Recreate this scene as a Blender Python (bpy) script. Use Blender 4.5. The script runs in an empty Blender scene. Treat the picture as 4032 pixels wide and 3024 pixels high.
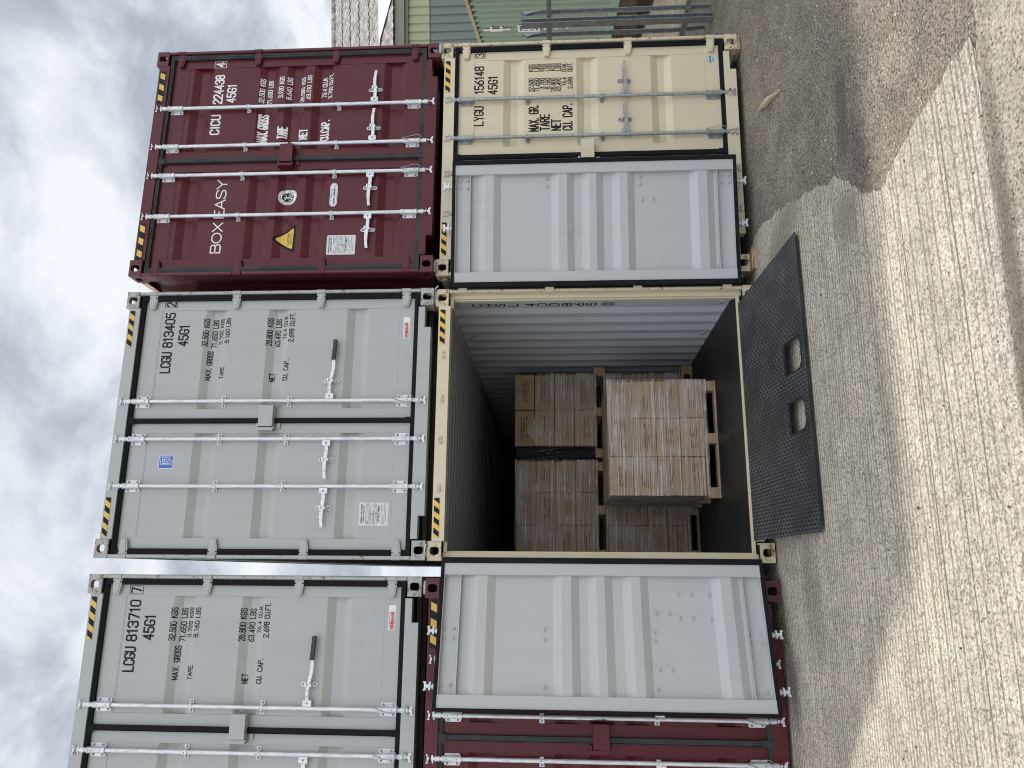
import bpy, math, random
from mathutils import Vector, Matrix
R = math.radians
random.seed(7)
sc = bpy.context.scene
col = sc.collection

# ---------------------------------------------------------------- camera
CAM = Vector((-0.129, -6.614, 1.775))
yaw, pit, rol = R(14.108), R(3.415), R(-0.380)
fw = Vector((math.sin(yaw)*math.cos(pit), math.cos(yaw)*math.cos(pit), math.sin(pit)))
r0 = Vector((math.cos(yaw), -math.sin(yaw), 0)); u0 = r0.cross(fw)
rr = r0*math.cos(rol) + u0*math.sin(rol); uu = -r0*math.sin(rol) + u0*math.cos(rol)
cd = bpy.data.cameras.new('camera'); cam = bpy.data.objects.new('camera', cd); col.objects.link(cam)
cd.sensor_fit = 'HORIZONTAL'; cd.sensor_width = 36.0; cd.lens = 3030.4/4032*36
cd.clip_start = 0.05; cd.clip_end = 2000
m = Matrix.Identity(4)
for i in range(3):            # the phone was held upright and the picture lies on its side: roll of 90 degrees
    m[i][0] = -uu[i]; m[i][1] = rr[i]; m[i][2] = -fw[i]; m[i][3] = CAM[i]
cam.matrix_world = m
sc.camera = cam

# ---------------------------------------------------------------- world and sun
SUN_EL, SUN_AZ = R(58.4), R(-45)      # behind the stack, to the left
w = bpy.data.worlds.new('World'); sc.world = w; w.use_nodes = True
nt = w.node_tree; nt.nodes.clear()
def N(nt, t, **k):
    n = nt.nodes.new(t)
    for a, b in k.items():
        if a == 'inp':
            for i, v in b.items(): n.inputs[i].default_value = v
        else: setattr(n, a, b)
    return n
def ramp(nt, fac, stops, interp='LINEAR'):
    n = N(nt, 'ShaderNodeValToRGB'); e = n.color_ramp.elements; n.color_ramp.interpolation = interp
    e[0].position, e[0].color = stops[0][0], (*stops[0][1], 1)
    e[1].position, e[1].color = stops[-1][0], (*stops[-1][1], 1)
    for p, c in stops[1:-1]:
        q = e.new(p); q.color = (*c, 1)
    nt.links.new(fac, n.inputs[0]); return n.outputs[0]
def math_(nt, op, a, b=0.0, c=None, clamp=False):
    n = N(nt, 'ShaderNodeMath', operation=op, use_clamp=clamp)
    for i, v in enumerate((a, b, c)):
        if v is None: continue
        if isinstance(v, (int, float)): n.inputs[i].default_value = v
        else: nt.links.new(v, n.inputs[i])
    return n.outputs[0]
def mixc(nt, f, a, b, mode='MIX'):
    n = N(nt, 'ShaderNodeMix', data_type='RGBA', blend_type=mode)
    for s, v in ((n.inputs[0], f), (n.inputs[6], a), (n.inputs[7], b)):
        if isinstance(v, (int, float)): s.default_value = v
        elif isinstance(v, tuple): s.default_value = (*v, 1) if len(v) == 3 else v
        else: nt.links.new(v, s)
    return n.outputs[2]
sky = N(nt, 'ShaderNodeTexSky', sky_type='NISHITA', sun_disc=False, sun_elevation=SUN_EL, sun_rotation=SUN_AZ)
tc = N(nt, 'ShaderNodeTexCoord')
sx = N(nt, 'ShaderNodeSeparateXYZ'); nt.links.new(tc.outputs['Generated'], sx.inputs[0])
zz = math_(nt, 'ADD', math_(nt, 'MAXIMUM', sx.outputs[2], 0.0), 0.35)
cx = N(nt, 'ShaderNodeCombineXYZ')
nt.links.new(math_(nt, 'DIVIDE', sx.outputs[0], zz), cx.inputs[0])
nt.links.new(math_(nt, 'DIVIDE', sx.outputs[1], zz), cx.inputs[1])
def noise(nt, vec, scale, detail=4, rough=.5, dist=0.0, dim='3D'):
    n = N(nt, 'ShaderNodeTexNoise', noise_dimensions=dim, inp={'Scale': scale, 'Detail': detail, 'Roughness': rough, 'Distortion': dist})
    if vec is not None: nt.links.new(vec, n.inputs['Vector'])
    return n.outputs[0]
n1 = noise(nt, cx.outputs[0], 3.6, 10, .60, .3)
n2 = noise(nt, cx.outputs[0], 0.9, 2, .5)
cl = math_(nt, 'ADD', math_(nt, 'MULTIPLY', n1, .72), math_(nt, 'MULTIPLY', n2, .28))
cloud = ramp(nt, cl, [(.41, (.36, .395, .45)), (.465, (.47, .505, .555)), (.515, (.60, .64, .685)), (.58, (.75, .775, .81))])
skyc = mixc(nt, 1.0, sky.outputs[0], (.10, .10, .10), 'MULTIPLY')
mx = mixc(nt, 0.94, skyc, cloud)
br_ = math_(nt, 'ADD', 1.0, math_(nt, 'MULTIPLY', math_(nt, 'MAXIMUM', math_(nt, 'SUBTRACT', .15, sx.outputs[1]), 0.0), 1.2))   # sky brightened behind the camera, added as fill for the shaded fronts
mx = mixc(nt, 1.0, mx, br_, 'MULTIPLY')
bg = N(nt, 'ShaderNodeBackground'); nt.links.new(mx, bg.inputs[0]); bg.inputs[1].default_value = 1.0
wo = N(nt, 'ShaderNodeOutputWorld'); nt.links.new(bg.outputs[0], wo.inputs[0])
sd = bpy.data.lights.new('sun', 'SUN'); sd.energy = 2.35; sd.angle = R(2.4); sd.color = (1, .95, .87)
so = bpy.data.objects.new('sun', sd); col.objects.link(so)
tosun = Vector((math.sin(SUN_AZ)*math.cos(SUN_EL), math.cos(SUN_AZ)*math.cos(SUN_EL), math.sin(SUN_EL)))
so.rotation_euler = tosun.to_track_quat('Z', 'Y').to_euler(); so.location = (-20, 20, 40)
sc.view_settings.view_transform = 'Standard'; sc.view_settings.look = 'None'
sc.view_settings.exposure = 0.35; sc.view_settings.gamma = 1.0
sc.cycles.filter_width = 1.05; sc.cycles.max_bounces = 8; sc.cycles.transparent_max_bounces = 16

# ---------------------------------------------------------------- helpers
class MB:
    def __init__(s): s.v = []; s.f = []; s.m = []
    def add(s, vs, fs, mi=0):
        b = len(s.v); s.v += [tuple(p) for p in vs]
        s.f += [tuple(b+i for i in f) for f in fs]; s.m += [mi]*len(fs)
    def box(s, x0, x1, y0, y1, z0, z1, mi=0):
        s.add([(x, y, z) for z in (z0, z1) for y in (y0, y1) for x in (x0, x1)],
              [(0, 2, 3, 1), (4, 5, 7, 6), (0, 1, 5, 4), (2, 6, 7, 3), (0, 4, 6, 2), (1, 3, 7, 5)], mi)
    def prism(s, poly, y0, y1, mi=0):      # poly in (x, z), counter-clockwise seen from -y
        n = len(poly)
        s.add([(x, y0, z) for x, z in poly] + [(x, y1, z) for x, z in poly],
              [tuple(range(n)), tuple(range(2*n-1, n-1, -1))] + [(i, n+i, n+(i+1) % n, (i+1) % n) for i in range(n)], mi)
    def cyl(s, a, b, r, n=12, mi=0, r2=None):
        a, b = Vector(a), Vector(b); d = (b-a).normalized(); r2 = r if r2 is None else r2
        p = d.orthogonal().normalized(); q = d.cross(p)
        vs = []
        for c, ra in ((a, r), (b, r2)):
            for i in range(n):
                t = 2*math.pi*i/n; vs.append(c + (p*math.cos(t) + q*math.sin(t))*ra)
        s.add(vs, [(i, (i+1) % n, n+(i+1) % n, n+i) for i in range(n)] + [tuple(range(n-1, -1, -1)), tuple(range(n, 2*n))], mi)
    def tube(s, pts, r, n=6, mi=0):
        pts = [Vector(p) for p in pts]; vs = []
        for i, c in enumerate(pts):
            d = (pts[min(i+1, len(pts)-1)] - pts[max(i-1, 0)]).normalized()
            p = d.cross(Vector((.31, .87, .38))).normalized(); q = d.cross(p)
            for k in range(n):
                t = 2*math.pi*k/n; vs.append(c + (p*math.cos(t)+q*math.sin(t))*r)
        k = len(pts)
        fs = [(i*n+j, i*n+(j+1) % n, (i+1)*n+(j+1) % n, (i+1)*n+j) for i in range(k-1) for j in range(n)]
        s.add(vs, fs + [tuple(range(n-1, -1, -1)), tuple(range((k-1)*n, k*n))], mi)
    def holeplate(s, c, ua, va, na, w, h, hw, hh, t, mi=0, e=3.2):
        c, ua, va, na = Vector(c), Vector(ua), Vector(va), Vector(na); k = 24; vs = []
        for off in (0, t):
            for ring in (0, 1):
                for i in range(k):
                    a = 2*math.pi*i/k; x, y = math.cos(a), math.sin(a)
                    if ring == 0:
                        mm = max(abs(x), abs(y)); px, py = x/mm*w/2, y/mm*h/2
                    else:
                        rr_ = (abs(x)**e + abs(y)**e)**(-1/e); px, py = x*rr_*hw/2, y*rr_*hh/2
                    vs.append(c + ua*px + va*py - na*off)
        fs = []
        for i in range(k):
            j = (i+1) % k
            fs += [(i, j, k+j, k+i), (2*k+i, 3*k+i, 3*k+j, 2*k+j), (k+i, k+j, 3*k+j, 3*k+i), (i, 2*k+i, 2*k+j, j)]
        s.add(vs, fs, mi)
    def build(s, name, mats, parent=None, smooth=False, bevel=0):
        me = bpy.data.meshes.new(name); me.from_pydata(s.v, [], s.f); me.update()
        if not isinstance(mats, (list, tuple)): mats = [mats]
        for q in mats: me.materials.append(q)
        if len(mats) > 1: me.polygons.foreach_set('material_index', s.m)
        if smooth:
            me.polygons.foreach_set('use_smooth', [True]*len(me.polygons))
            try: me.set_sharp_from_angle(angle=R(35))
            except Exception: pass
        o = bpy.data.objects.new(name, me); col.objects.link(o)
        if parent: o.parent = parent
        if bevel:
            bm_ = o.modifiers.new('bevel', 'BEVEL'); bm_.width = bevel; bm_.segments = 2; bm_.limit_method = 'ANGLE'
        return o
def empty(name, loc=(0, 0, 0), rz=0, label=None, cat=None, group=None):
    o = bpy.data.objects.new(name, None); col.objects.link(o); o.location = loc; o.rotation_euler = (0, 0, rz)
    o.empty_display_size = .2
    if label: o['label'] = label
    if cat: o['category'] = cat
    if group: o['group'] = group
    return o
def tag(o, label, cat, group=None):
    o['label'] = label; o['category'] = cat
    if group: o['group'] = group
    return o
def struct(o, label=None):
    o['kind'] = 'structure'
    if label: o['label'] = label
    return o

# ---------------------------------------------------------------- materials
def mat(name):
    m = bpy.data.materials.new(name); m.use_nodes = True; nt = m.node_tree
    return m, nt, nt.nodes['Principled BSDF']
def bump(nt, h, strength, dist, b):
    n = N(nt, 'ShaderNodeBump', inp={'Strength': strength, 'Distance': dist}); nt.links.new(h, n.inputs['Height'])
    nt.links.new(n.outputs[0], b.inputs['Normal'])
def simple(name, c, rough=.5, metal=0.0, var=.12, scale=9, spec=.5):
    m, nt, b = mat(name); tc = N(nt, 'ShaderNodeTexCoord')
    f = noise(nt, tc.outputs['Object'], scale, 5, .6)
    a = tuple(x*(1-var) for x in c); d = tuple(min(1, x*(1+var)) for x in c)
    nt.links.new(ramp(nt, f, [(.3, a), (.7, d)]), b.inputs['Base Color'])
    b.inputs['Roughness'].default_value = rough; b.inputs['Metallic'].default_value = metal
    b.inputs['Specular IOR Level'].default_value = spec
    return m
def paint(name, c, rough=.42, rust=.0, grime=.25, grimec=(.16, .12, .08), spec=.45, chip=.0, smudge=0):
    m, nt, b = mat(name); tc = N(nt, 'ShaderNodeTexCoord'); oc = tc.outputs['Object']
    big = noise(nt, oc, 1.3, 5, .6)
    mp = N(nt, 'ShaderNodeMapping'); mp.inputs['Scale'].default_value = (14, 14, 1.1); nt.links.new(oc, mp.inputs[0])
    strk = noise(nt, mp.outputs[0], 1.0, 5, .65)
    cc = mixc(nt, math_(nt, 'MULTIPLY', big, .5), tuple(x*.93 for x in c), tuple(min(1, x*1.07) for x in c))
    g = math_(nt, 'MULTIPLY', math_(nt, 'SUBTRACT', math_(nt, 'MULTIPLY', big, strk), .22, clamp=True), grime*2.2, clamp=True)
    cc = mixc(nt, g, cc, grimec)
    fine = noise(nt, oc, 60, 3, .6)
    cc = mixc(nt, math_(nt, 'MULTIPLY', math_(nt, 'GREATER_THAN', fine, .70), .35), cc, tuple(x*.6 for x in c))
    if smudge:
        sm = math_(nt, 'MULTIPLY', math_(nt, 'GREATER_THAN', math_(nt, 'MULTIPLY', noise(nt, oc, 2.6, 2), noise(nt, oc, 34, 5, .8)), .375), smudge)
        cc = mixc(nt, sm, cc, tuple(x*.55 for x in c))
    if chip:
        cn = noise(nt, oc, 16, 6, .72)
        f = math_(nt, 'MULTIPLY', math_(nt, 'GREATER_THAN', cn, .66-.1*chip), .9)
        rc = ramp(nt, noise(nt, oc, 40, 3), [(.4, (.10, .045, .022)), (.6, (.27, .12, .05))])
        halo = ramp(nt, cn, [(.56-.1*chip, (0, 0, 0)), (.66-.1*chip, (.7, .7, .7))])
        cc = mixc(nt, halo, cc, tuple(a*.72 for a in (c[0], c[1]*.88, c[2]*.72)))
        cc = mixc(nt, f, cc, rc)
    nt.links.new(cc, b.inputs['Base Color'])
    rn = math_(nt, 'ADD', math_(nt, 'MULTIPLY', strk, .25), rough-.12)
    nt.links.new(rn, b.inputs['Roughness']); b.inputs['Specular IOR Level'].default_value = spec
    bump(nt, math_(nt, 'ADD', math_(nt, 'MULTIPLY', noise(nt, oc, 2.2, 2), 4.0), math_(nt, 'MULTIPLY', noise(nt, oc, 120, 2), .25)), .35, .004, b)
    return m
MAROON = (.088, .0125, .019); CREAM = (.615, .54, .385); GREY = (.375, .398, .390)
M = {}
for k, c in (('maroon', MAROON), ('cream', CREAM), ('grey', GREY)):
    M[k] = paint(k+'_paint', c, .34, grime=.22, spec=.5 if k != 'maroon' else .28)
    M[k+'_worn'] = paint(k+'_worn_paint', c, .5, grime=.5, chip=.95 if k != 'maroon' else .15)
    M[k+'_edge'] = paint(k+'_rail_paint', tuple(x*1.02 for x in c), .45, grime=.35, chip=.45 if k != 'maroon' else .08)
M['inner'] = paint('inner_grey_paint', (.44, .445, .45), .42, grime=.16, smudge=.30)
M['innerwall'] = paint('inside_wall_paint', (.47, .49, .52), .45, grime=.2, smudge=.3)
M['ceiling'] = paint('ceiling_paint', (.30, .32, .35), .6, grime=.4)  # darker than the walls: the shade under the roof is put into the colour
def galv():
    m, nt, b = mat('galvanised_steel'); tc = N(nt, 'ShaderNodeTexCoord')
    mp = N(nt, 'ShaderNodeMapping'); mp.inputs['Scale'].default_value = (60, 60, 9); nt.links.new(tc.outputs['Object'], mp.inputs[0])
    f = noise(nt, mp.outputs[0], 1, 5, .65)
    nt.links.new(ramp(nt, f, [(.3, (.42, .44, .46)), (.5, (.62, .64, .66)), (.72, (.78, .80, .81))]), b.inputs['Base Color'])
    b.inputs['Metallic'].default_value = .35; b.inputs['Roughness'].default_value = .42
    return m
M['galv'] = galv()
M['galv_dull'] = simple('dull_zinc', (.33, .34, .335), .45, .5, .3, 40)
M['bolt'] = simple('bolt_steel', (.20, .21, .21), .5, .5, .2, 60)
M['rubber'] = simple('black_rubber', (.009, .009, .012), .75, 0, .35, 7, .15)
M['rubber_old'] = simple('weathered_rubber', (.030, .034, .033), .6, 0, .5, 5, .3)
M['black'] = simple('black_marking', (.008, .008, .010), .6, 0, .1, 9, .25)
M['white'] = simple('white_marking', (.72, .72, .72), .5, 0, .05)
M['yellow'] = simple('yellow_film', (.75, .42, .03), .4, 0, .08)
M['yellow_dull'] = simple('faded_yellow_film', (.62, .42, .06), .45, 0, .1)
M['blue'] = simple('blue_film', (.03, .12, .42), .4, 0, .05)
M['paper'] = simple('label_plate', (.55, .56, .55), .35, .1, .05)
M['red'] = simple('red_marking', (.55, .02, .03), .5)
M['greyink'] = simple('grey_ink', (.12, .12, .13), .5)
M['cavity'] = simple('casting_hole_shade', (.022, .018, .016), .8, 0, .4, 30, .2)  # near-black inside of the castings, shade of the holes painted in
M['grip'] = simple('black_grip', (.018, .019, .022), .5)
M['brownink'] = simple('brown_ink', (.075, .045, .03), .7)

# ---------------------------------------------------------------- stroke lettering
r_ = .22
G = {
'A': [[(0, 0), (.5, 1), (1, 0)], [(.17, .33), (.83, .33)]],
'B': [[(0, 0), (0, 1), (.75, 1), (.95, .88), (.95, .65), (.75, .53), (0, .53)], [(.75, .53), (1, .4), (1, .13), (.78, 0), (0, 0)]],
'C': [[(1, .78), (1, .88), (.75, 1), (.25, 1), (0, .86), (0, .14), (.25, 0), (.75, 0), (1, .12), (1, .24)]],
'D': [[(0, 0), (0, 1), (.65, 1), (1, .82), (1, .18), (.65, 0), (0, 0)]],
'E': [[(1, 1), (0, 1), (0, 0), (1, 0)], [(0, .52), (.82, .52)]],
'F': [[(1, 1), (0, 1), (0, 0)], [(0, .52), (.8, .52)]],
'G': [[(1, .78), (1, .88), (.75, 1), (.25, 1), (0, .86), (0, .14), (.25, 0), (.75, 0), (1, .14), (1, .45), (.55, .45)]],
'H': [[(0, 0), (0, 1)], [(1, 0), (1, 1)], [(0, .5), (1, .5)]],
'I': [[(.5, 0), (.5, 1)]],
'K': [[(0, 0), (0, 1)], [(1, 1), (0, .42)], [(.3, .58), (1, 0)]],
'L': [[(0, 1), (0, 0), (1, 0)]],
'M': [[(0, 0), (0, 1), (.5, .25), (1, 1), (1, 0)]],
'N': [[(0, 0), (0, 1), (1, 0), (1, 1)]],
'O': [[(.5, 0), (.25, 0), (0, .14), (0, .86), (.25, 1), (.75, 1), (1, .86), (1, .14), (.75, 0), (.5, 0)]],
'P': [[(0, 0), (0, 1), (.75, 1), (1, .88), (1, .6), (.75, .47), (0, .47)]],
'Q': [[(.5, 0), (.25, 0), (0, .14), (0, .86), (.25, 1), (.75, 1), (1, .86), (1, .14), (.75, 0), (.5, 0)], [(.6, .25), (1, 0)]],
'R': [[(0, 0), (0, 1), (.75, 1), (1, .88), (1, .62), (.75, .5), (0, .5)], [(.5, .5), (1, 0)]],
'S': [[(1, .8), (1, .88), (.75, 1), (.25, 1), (0, .87), (0, .68), (.2, .56), (.8, .44), (1, .32), (1, .13), (.75, 0), (.25, 0), (0, .12), (0, .2)]],
'T': [[(0, 1), (1, 1)], [(.5, 1), (.5, 0)]],
'U': [[(0, 1), (0, .14), (.25, 0), (.75, 0), (1, .14), (1, 1)]],
'V': [[(0, 1), (.5, 0), (1, 1)]],
'X': [[(0, 0), (1, 1)], [(0, 1), (1, 0)]],
'Y': [[(0, 1), (.5, .48), (1, 1)], [(.5, .48), (.5, 0)]],
'0': [[(.5, 0), (.25, 0), (0, .14), (0, .86), (.25, 1), (.75, 1), (1, .86), (1, .14), (.75, 0), (.5, 0)]],
'1': [[(.2, .82), (.55, 1), (.55, 0)]],
'2': [[(0, .78), (0, .88), (.25, 1), (.75, 1), (1, .87), (1, .66), (0, .12), (0, 0), (1, 0)]],
'3': [[(0, .8), (0, .88), (.25, 1), (.75, 1), (1, .87), (1, .65), (.75, .53), (.4, .53)], [(.75, .53), (1, .4), (1, .13), (.75, 0), (.25, 0), (0, .12), (0, .2)]],
'4': [[(1, .28), (0, .28), (.7, 1), (.7, 0)]],
'5': [[(.95, 1), (.08, 1), (0, .55), (.7, .6), (1, .46), (1, .14), (.75, 0), (.25, 0), (0, .12), (0, .2)]],
'6': [[(.85, 1), (.2, .62), (0, .4), (0, .14), (.25, 0), (.75, 0), (1, .14), (1, .42), (.75, .56), (.2, .54)]],
'7': [[(0, 1), (1, 1), (.4, 0)]],
'8': [[(.5, .54), (.2, .54), (.03, .67), (.03, .88), (.25, 1), (.75, 1), (.97, .88), (.97, .67), (.8, .54), (.5, .54)], [(.5, .5), (.2, .52), (0, .38), (0, .13), (.25, 0), (.75, 0), (1, .13), (1, .38), (.8, .52), (.5, .5)]],
'9': [[(.15, 0), (.8, .38), (1, .6), (1, .86), (.75, 1), (.25, 1), (0, .86), (0, .58), (.25, .44), (.8, .46)]],
'.': [[(.38, .0), (.38, .09)]], ',': [[(.45, -.1), (.5, .08)]],
'z': [[(0, 0), (1, 0)]],
}
NARROW = {'1': .62, 'I': .35, '.': .32, ' ': .75}
def ribbon(mb, pts, wd, place, k, mi=0, step=.012):
    P = [Vector((p[0], p[1])) for p in pts]; q = [P[0]]
    for a, b in zip(P, P[1:]):
        n = max(1, int((b-a).length/step))
        for i in range(1, n+1): q.append(a + (b-a)*i/n)
    P = q; L = []; n = len(P); closed = (P[0]-P[-1]).length < 1e-6
    for i in range(n):
        d1 = (P[i]-P[i-1]) if i else ((P[0]-P[-2]) if closed else (P[1]-P[0]))
        d2 = (P[i+1]-P[i]) if i < n-1 else ((P[1]-P[0]) if closed else d1)
        d1 = d1.normalized(); d2 = d2.normalized(); t = (d1+d2)
        t = t.normalized() if t.length > 1e-6 else d1
        nn = Vector((-t.y, t.x)); mt = 1/max(.5, nn.dot(Vector((-d1.y, d1.x))))
        c = P[i].copy()
        if not closed and i == 0: c = c - d2*wd*.48
        if not closed and i == n-1: c = c + d1*wd*.48
        L.append((c+nn*wd/2*mt, c-nn*wd/2*mt))
    vs = []
    for a, b in L: vs += [place(a.x, a.y, k), place(b.x, b.y, k)]
    mb.add(vs, [(2*i, 2*i+1, 2*i+3, 2*i+2) for i in range(n-1)], mi)
def text(mb, s, x0, x1, z, h, place, sw=.13, cw=None, slant=0, mi=0):
    adv = [NARROW.get(c, 1.0) for c in s]; gap = .42
    tot = sum(adv) + gap*(len(s)-1); un = (x1-x0)/tot; x = x0; k = 0
    for c, a in zip(s, adv):
        if c in G:
            for st in G[c]:
                wdt = un*a; off = (un*(1-a)/2 if False else 0)
                pts = [(x + (px if c not in '1I.' else (px-.5)*(.9/a if c == '1' else 1)+.5)*wdt + slant*py*h, z + h*sw/2 + py*h*(1-sw)) for px, py in st]
                ribbon(mb, pts, h*sw, place, k % 6, mi); k += 1
        x += un*(a+gap)
def rect_outline(mb, x0, x1, z0, z1, wd, place, mi=0):
    ribbon(mb, [((x0+x1)/2, z0), (x1, z0), (x1, z1), (x0, z1), (x0, z0), ((x0+x1)/2, z0)], wd, place, 0, mi)

# ---------------------------------------------------------------- shipping container
W_, H_, L_ = 2.438, 2.896, 12.192
YF = .045                      # outer face of the door leaves
RD = .034                      # depth of the pressed channels
R5 = [(2.515, 2.300), (1.832, 1.620), (1.552, 1.350), (1.272, 1.064), (.560, .340)]
R3 = [(2.141, 1.932), (1.544, 1.344), (.805, .595)]
R3b = [(2.278, 2.073), (1.558, 1.352), (.834, .634)]
def profile(ribs):
    pts = [(2.566, 0)]
    for a, b in ribs: pts += [(a, 0), (a-.07, RD), (b+.066, RD), (b, 0)]
    return pts + [(.314, 0)]
def prof_y(pr, z):
    for (a, ya), (b, yb) in zip(pr, pr[1:]):
        if b <= z <= a: return ya + (yb-ya)*(a-z)/max(1e-9, a-b)
    return 0
def casting(root, x0, z0, y0=0, depth=.178, m_='cream_worn', out=1, up=1):
    b = MB(); w_, h_, t = .162, .118, .022; x1 = x0+w_; z1 = z0+h_; xc, zc = (x0+x1)/2, (z0+z1)/2; y1 = y0+depth
    b.holeplate((xc, y0, zc), (1, 0, 0), (0, 0, 1), (0, -1, 0), w_, h_, .066, .080, t)
    xs = x1 if out > 0 else x0
    b.holeplate((xs, (y0+t+y1)/2, zc), (0, 1, 0), (0, 0, 1), (out, 0, 0), depth-t, h_, .080, .060, t)
    xi = x0 if out > 0 else x1-.012
    b.box(xi, xi+.012, y0+t+.001, y1, z0, z1)
    b.box(x0+.013, x1-.013, y1-.012, y1-.002, z0+.001, z1-.001, 1)
    xk = xi+.0125 if out > 0 else xi-.002; b.box(xk, xk+.0015, y0+t+.002, y1-.013, z0+.013, z1-.013, 1)
    zs = z1 if up > 0 else z0
    xa, xb = (x0+.012, x1-t) if out > 0 else (x0+t, x1-.012)
    b.holeplate(((xa+xb)/2, (y0+t+y1)/2, zs), (1, 0, 0), (0, 1, 0), (0, 0, up), xb-xa-.002, depth-t-.014, .064, .110, t)
    zi = z0 if up > 0 else z1
    b.box(xa, xb, y0+t+.001, y1-.013, *((z0, z0+.012) if up > 0 else (z1-.012, z1)), 1)
    return b.build('corner_casting', [M[m_], M['cavity']], root, bevel=.005)
def bolt(b, x, y, z, r=.009, mi=0, l=.008): b.cyl((x, y, z), (x, y-l, z), r, 6, mi)
def hardware(door, x, out, cfg, H0, placed=True):
    """one lock rod with its brackets, clamps, cams and handle; out = side towards which the handle points"""
    o = Vector(H0); yr = .010; gm = M[cfg.get('rod', 'galv')]
    def bd(mb, name, mats, **k):
        mb.v = [tuple(Vector(p)-o) for p in mb.v]; return mb.build(name, mats, door, **k)
    b = MB(); b.cyl((x, yr, .115), (x, yr, 2.765), .0165, 14)
    bd(b, 'lock_rod', gm, smooth=True)
    both = cfg['both']
    for z0, z1 in ((2.578, 2.705), (.180, .310)):
        b = MB(); zc = (z0+z1)/2
        b.cyl((x, yr, z0-.003), (x, yr, z1+.003), .0235, 16); b.cyl((x, yr, z0-.012), (x, yr, z0), .027, 16); b.cyl((x, yr, z1), (x, yr, z1+.012), .027, 16)
        b.box(x-.022, x+.022, yr, YF-.004, z0+.004, z1-.004)
        a0 = x-.052; a1 = x+(.052 if both else .036)
        for xa, xb in ((a0, x-.020), (x+.020, a1)):
            b.prism([(xa+(.008 if xa < x-.03 else 0), z0), (xb-(.008 if xb > x+.03 else 0), z0), (xb, z0+.008), (xb, z1-.008), (xb-(.008 if xb > x+.03 else 0), z1), (xa+(.008 if xa < x-.03 else 0), z1), (xa, z1-.008), (xa, z0+.008)], YF-.007, YF-.0005)
        for zz_ in (z0+.024, z1-.024):
            bolt(b, x-.038, YF-.007, zz_, .009, 1)
            if both: bolt(b, x+.038, YF-.007, zz_, .009, 1)
            b.cyl((x, yr-.0225, zz_), (x, yr-.0242, zz_), .0042, 8, 2)
        bd(b, 'rod_bracket', [gm, M['bolt'], M['black']], smooth=True)
    for zc in cfg['clamps']:
        b = MB(); b.cyl((x, yr, zc-.018), (x, yr, zc+.018), .0215, 16)
        for s in (-1, 1):
            if s > 0 and not both:
                b.box(x+.012, x+.026, yr, YF-.001, zc-.016, zc+.016); continue
            xa, xb = sorted((x+s*.019, x+s*.050))
            b.box(xa, xb, YF-.006, YF-.0005, zc-.019, zc+.019); bolt(b, x+s*.037, YF-.006, zc, .009, 1)
            xa, xb = sorted((x+s*.008, x+s*.021)); b.box(xa, xb, yr+.004, YF-.001, zc-.0175, zc+.0175)
        b.cyl((x, yr-.0205, zc+.004), (x, yr-.0225, zc+.004), .0042, 8, 2)
        bd(b, 'rod_clamp', [gm, M['bolt'], M['black']], smooth=True)
    for up, ze in ((1, 2.765), (-1, .115)):
        b = MB(); b.cyl((x, yr, ze-up*.028), (x, yr, ze+up*.012), .021, 12)
        b.cyl((x, yr, ze+up*.012), (x, yr, ze+up*.022), .014, 12)
        z0 = ze+up*.020
        def pr(p, y0_, y1_): b.prism(p if up > 0 else p[::-1], y0_, y1_)
        pr([(x-.034, z0), (x+.030, z0+up*.004), (x+.026, z0+up*.018), (x+.010, z0+up*.020), (x-.008, z0+up*.018), (x-.030, z0+up*.014)], yr-.012, yr+.020)
        pr([(x-.012, z0+up*.018), (x+.012, z0+up*.020), (x+.010, z0+up*.040), (x-.012, z0+up*.040)], yr-.008, yr+.016)
        pr([(x-.036, z0+up*.040), (x+.022, z0+up*.036), (x+.034, z0+up*.050), (x+.030, z0+up*.062), (x+.014, z0+up*.052), (x-.020, z0+up*.054), (x-.034, z0+up*.064)], yr-.014, yr+.018)
        bd(b, 'locking_cam', M['galv_dull'] if cfg.get('rod') else gm)
    if cfg.get('seal', {}).get(round(x, 3)):
        s = -out if False else 1
        pts = []
        for i in range(26):
            t = i/25*2*math.pi
            pts.append((x+.012+.030*math.sin(t)+.012*math.sin(2*t), yr-.030-.006*math.cos(t*2), .245+.095*math.cos(t)*-1))
        b = MB(); b.tube(pts, .0026, 6); bd(b, 'seal_wire', M['galv_dull'], smooth=True)
    hz = cfg['hz']; hx = x + out*.040
    b = MB()
    b.prism([(hx-.024, hz-.036), (hx+.024, hz-.036), (hx+.024, hz+.030), (hx+.016, hz+.036), (hx-.016, hz+.036), (hx-.024, hz+.028)], yr-.012, yr+.010)
    bolt(b, hx, yr-.012, hz, .008, 1, .004)
    long_ = cfg.get('longhandle', {}).get(round(x, 3)); tip = x + out*(cfg['tip'] if not long_ else .560)
    n = 14; top = []; bot = []
    for i in range(n+1):
        f = i/n; xx = hx + (tip-hx)*f
        zc = hz - (.006*math.sin(f*math.pi*2.2) if not long_ else .026*f - .008*math.sin(f*9)); hw = (.0155 if not long_ else .014)*(1.0 if f < .75 or long_ else .82)
        top.append((xx, zc+hw)); bot.append((xx, zc-hw))
    yoff = lambda xx: yr-.006-.012*math.exp(-((xx-(x+out*.16))/.06)**2)
    vs = []; fs = []
    for i in range(n+1):
        for (px, pz), yy in ((top[i], 0), (bot[i], 0), (top[i], .007), (bot[i], .007)): vs.append((px, yoff(px)+yy-.004, pz))
    for i in range(n):
        a = 4*i; c = a+4
        fs += [(a, a+1, c+1, c), (a+2, c+2, c+3, a+3), (a, c, c+2, a+2), (a+1, a+3, c+3, c+1)]
    fs += [(0, 2, 3, 1), (4*n, 4*n+1, 4*n+3, 4*n+2)]
    b.add(vs, fs)
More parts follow.
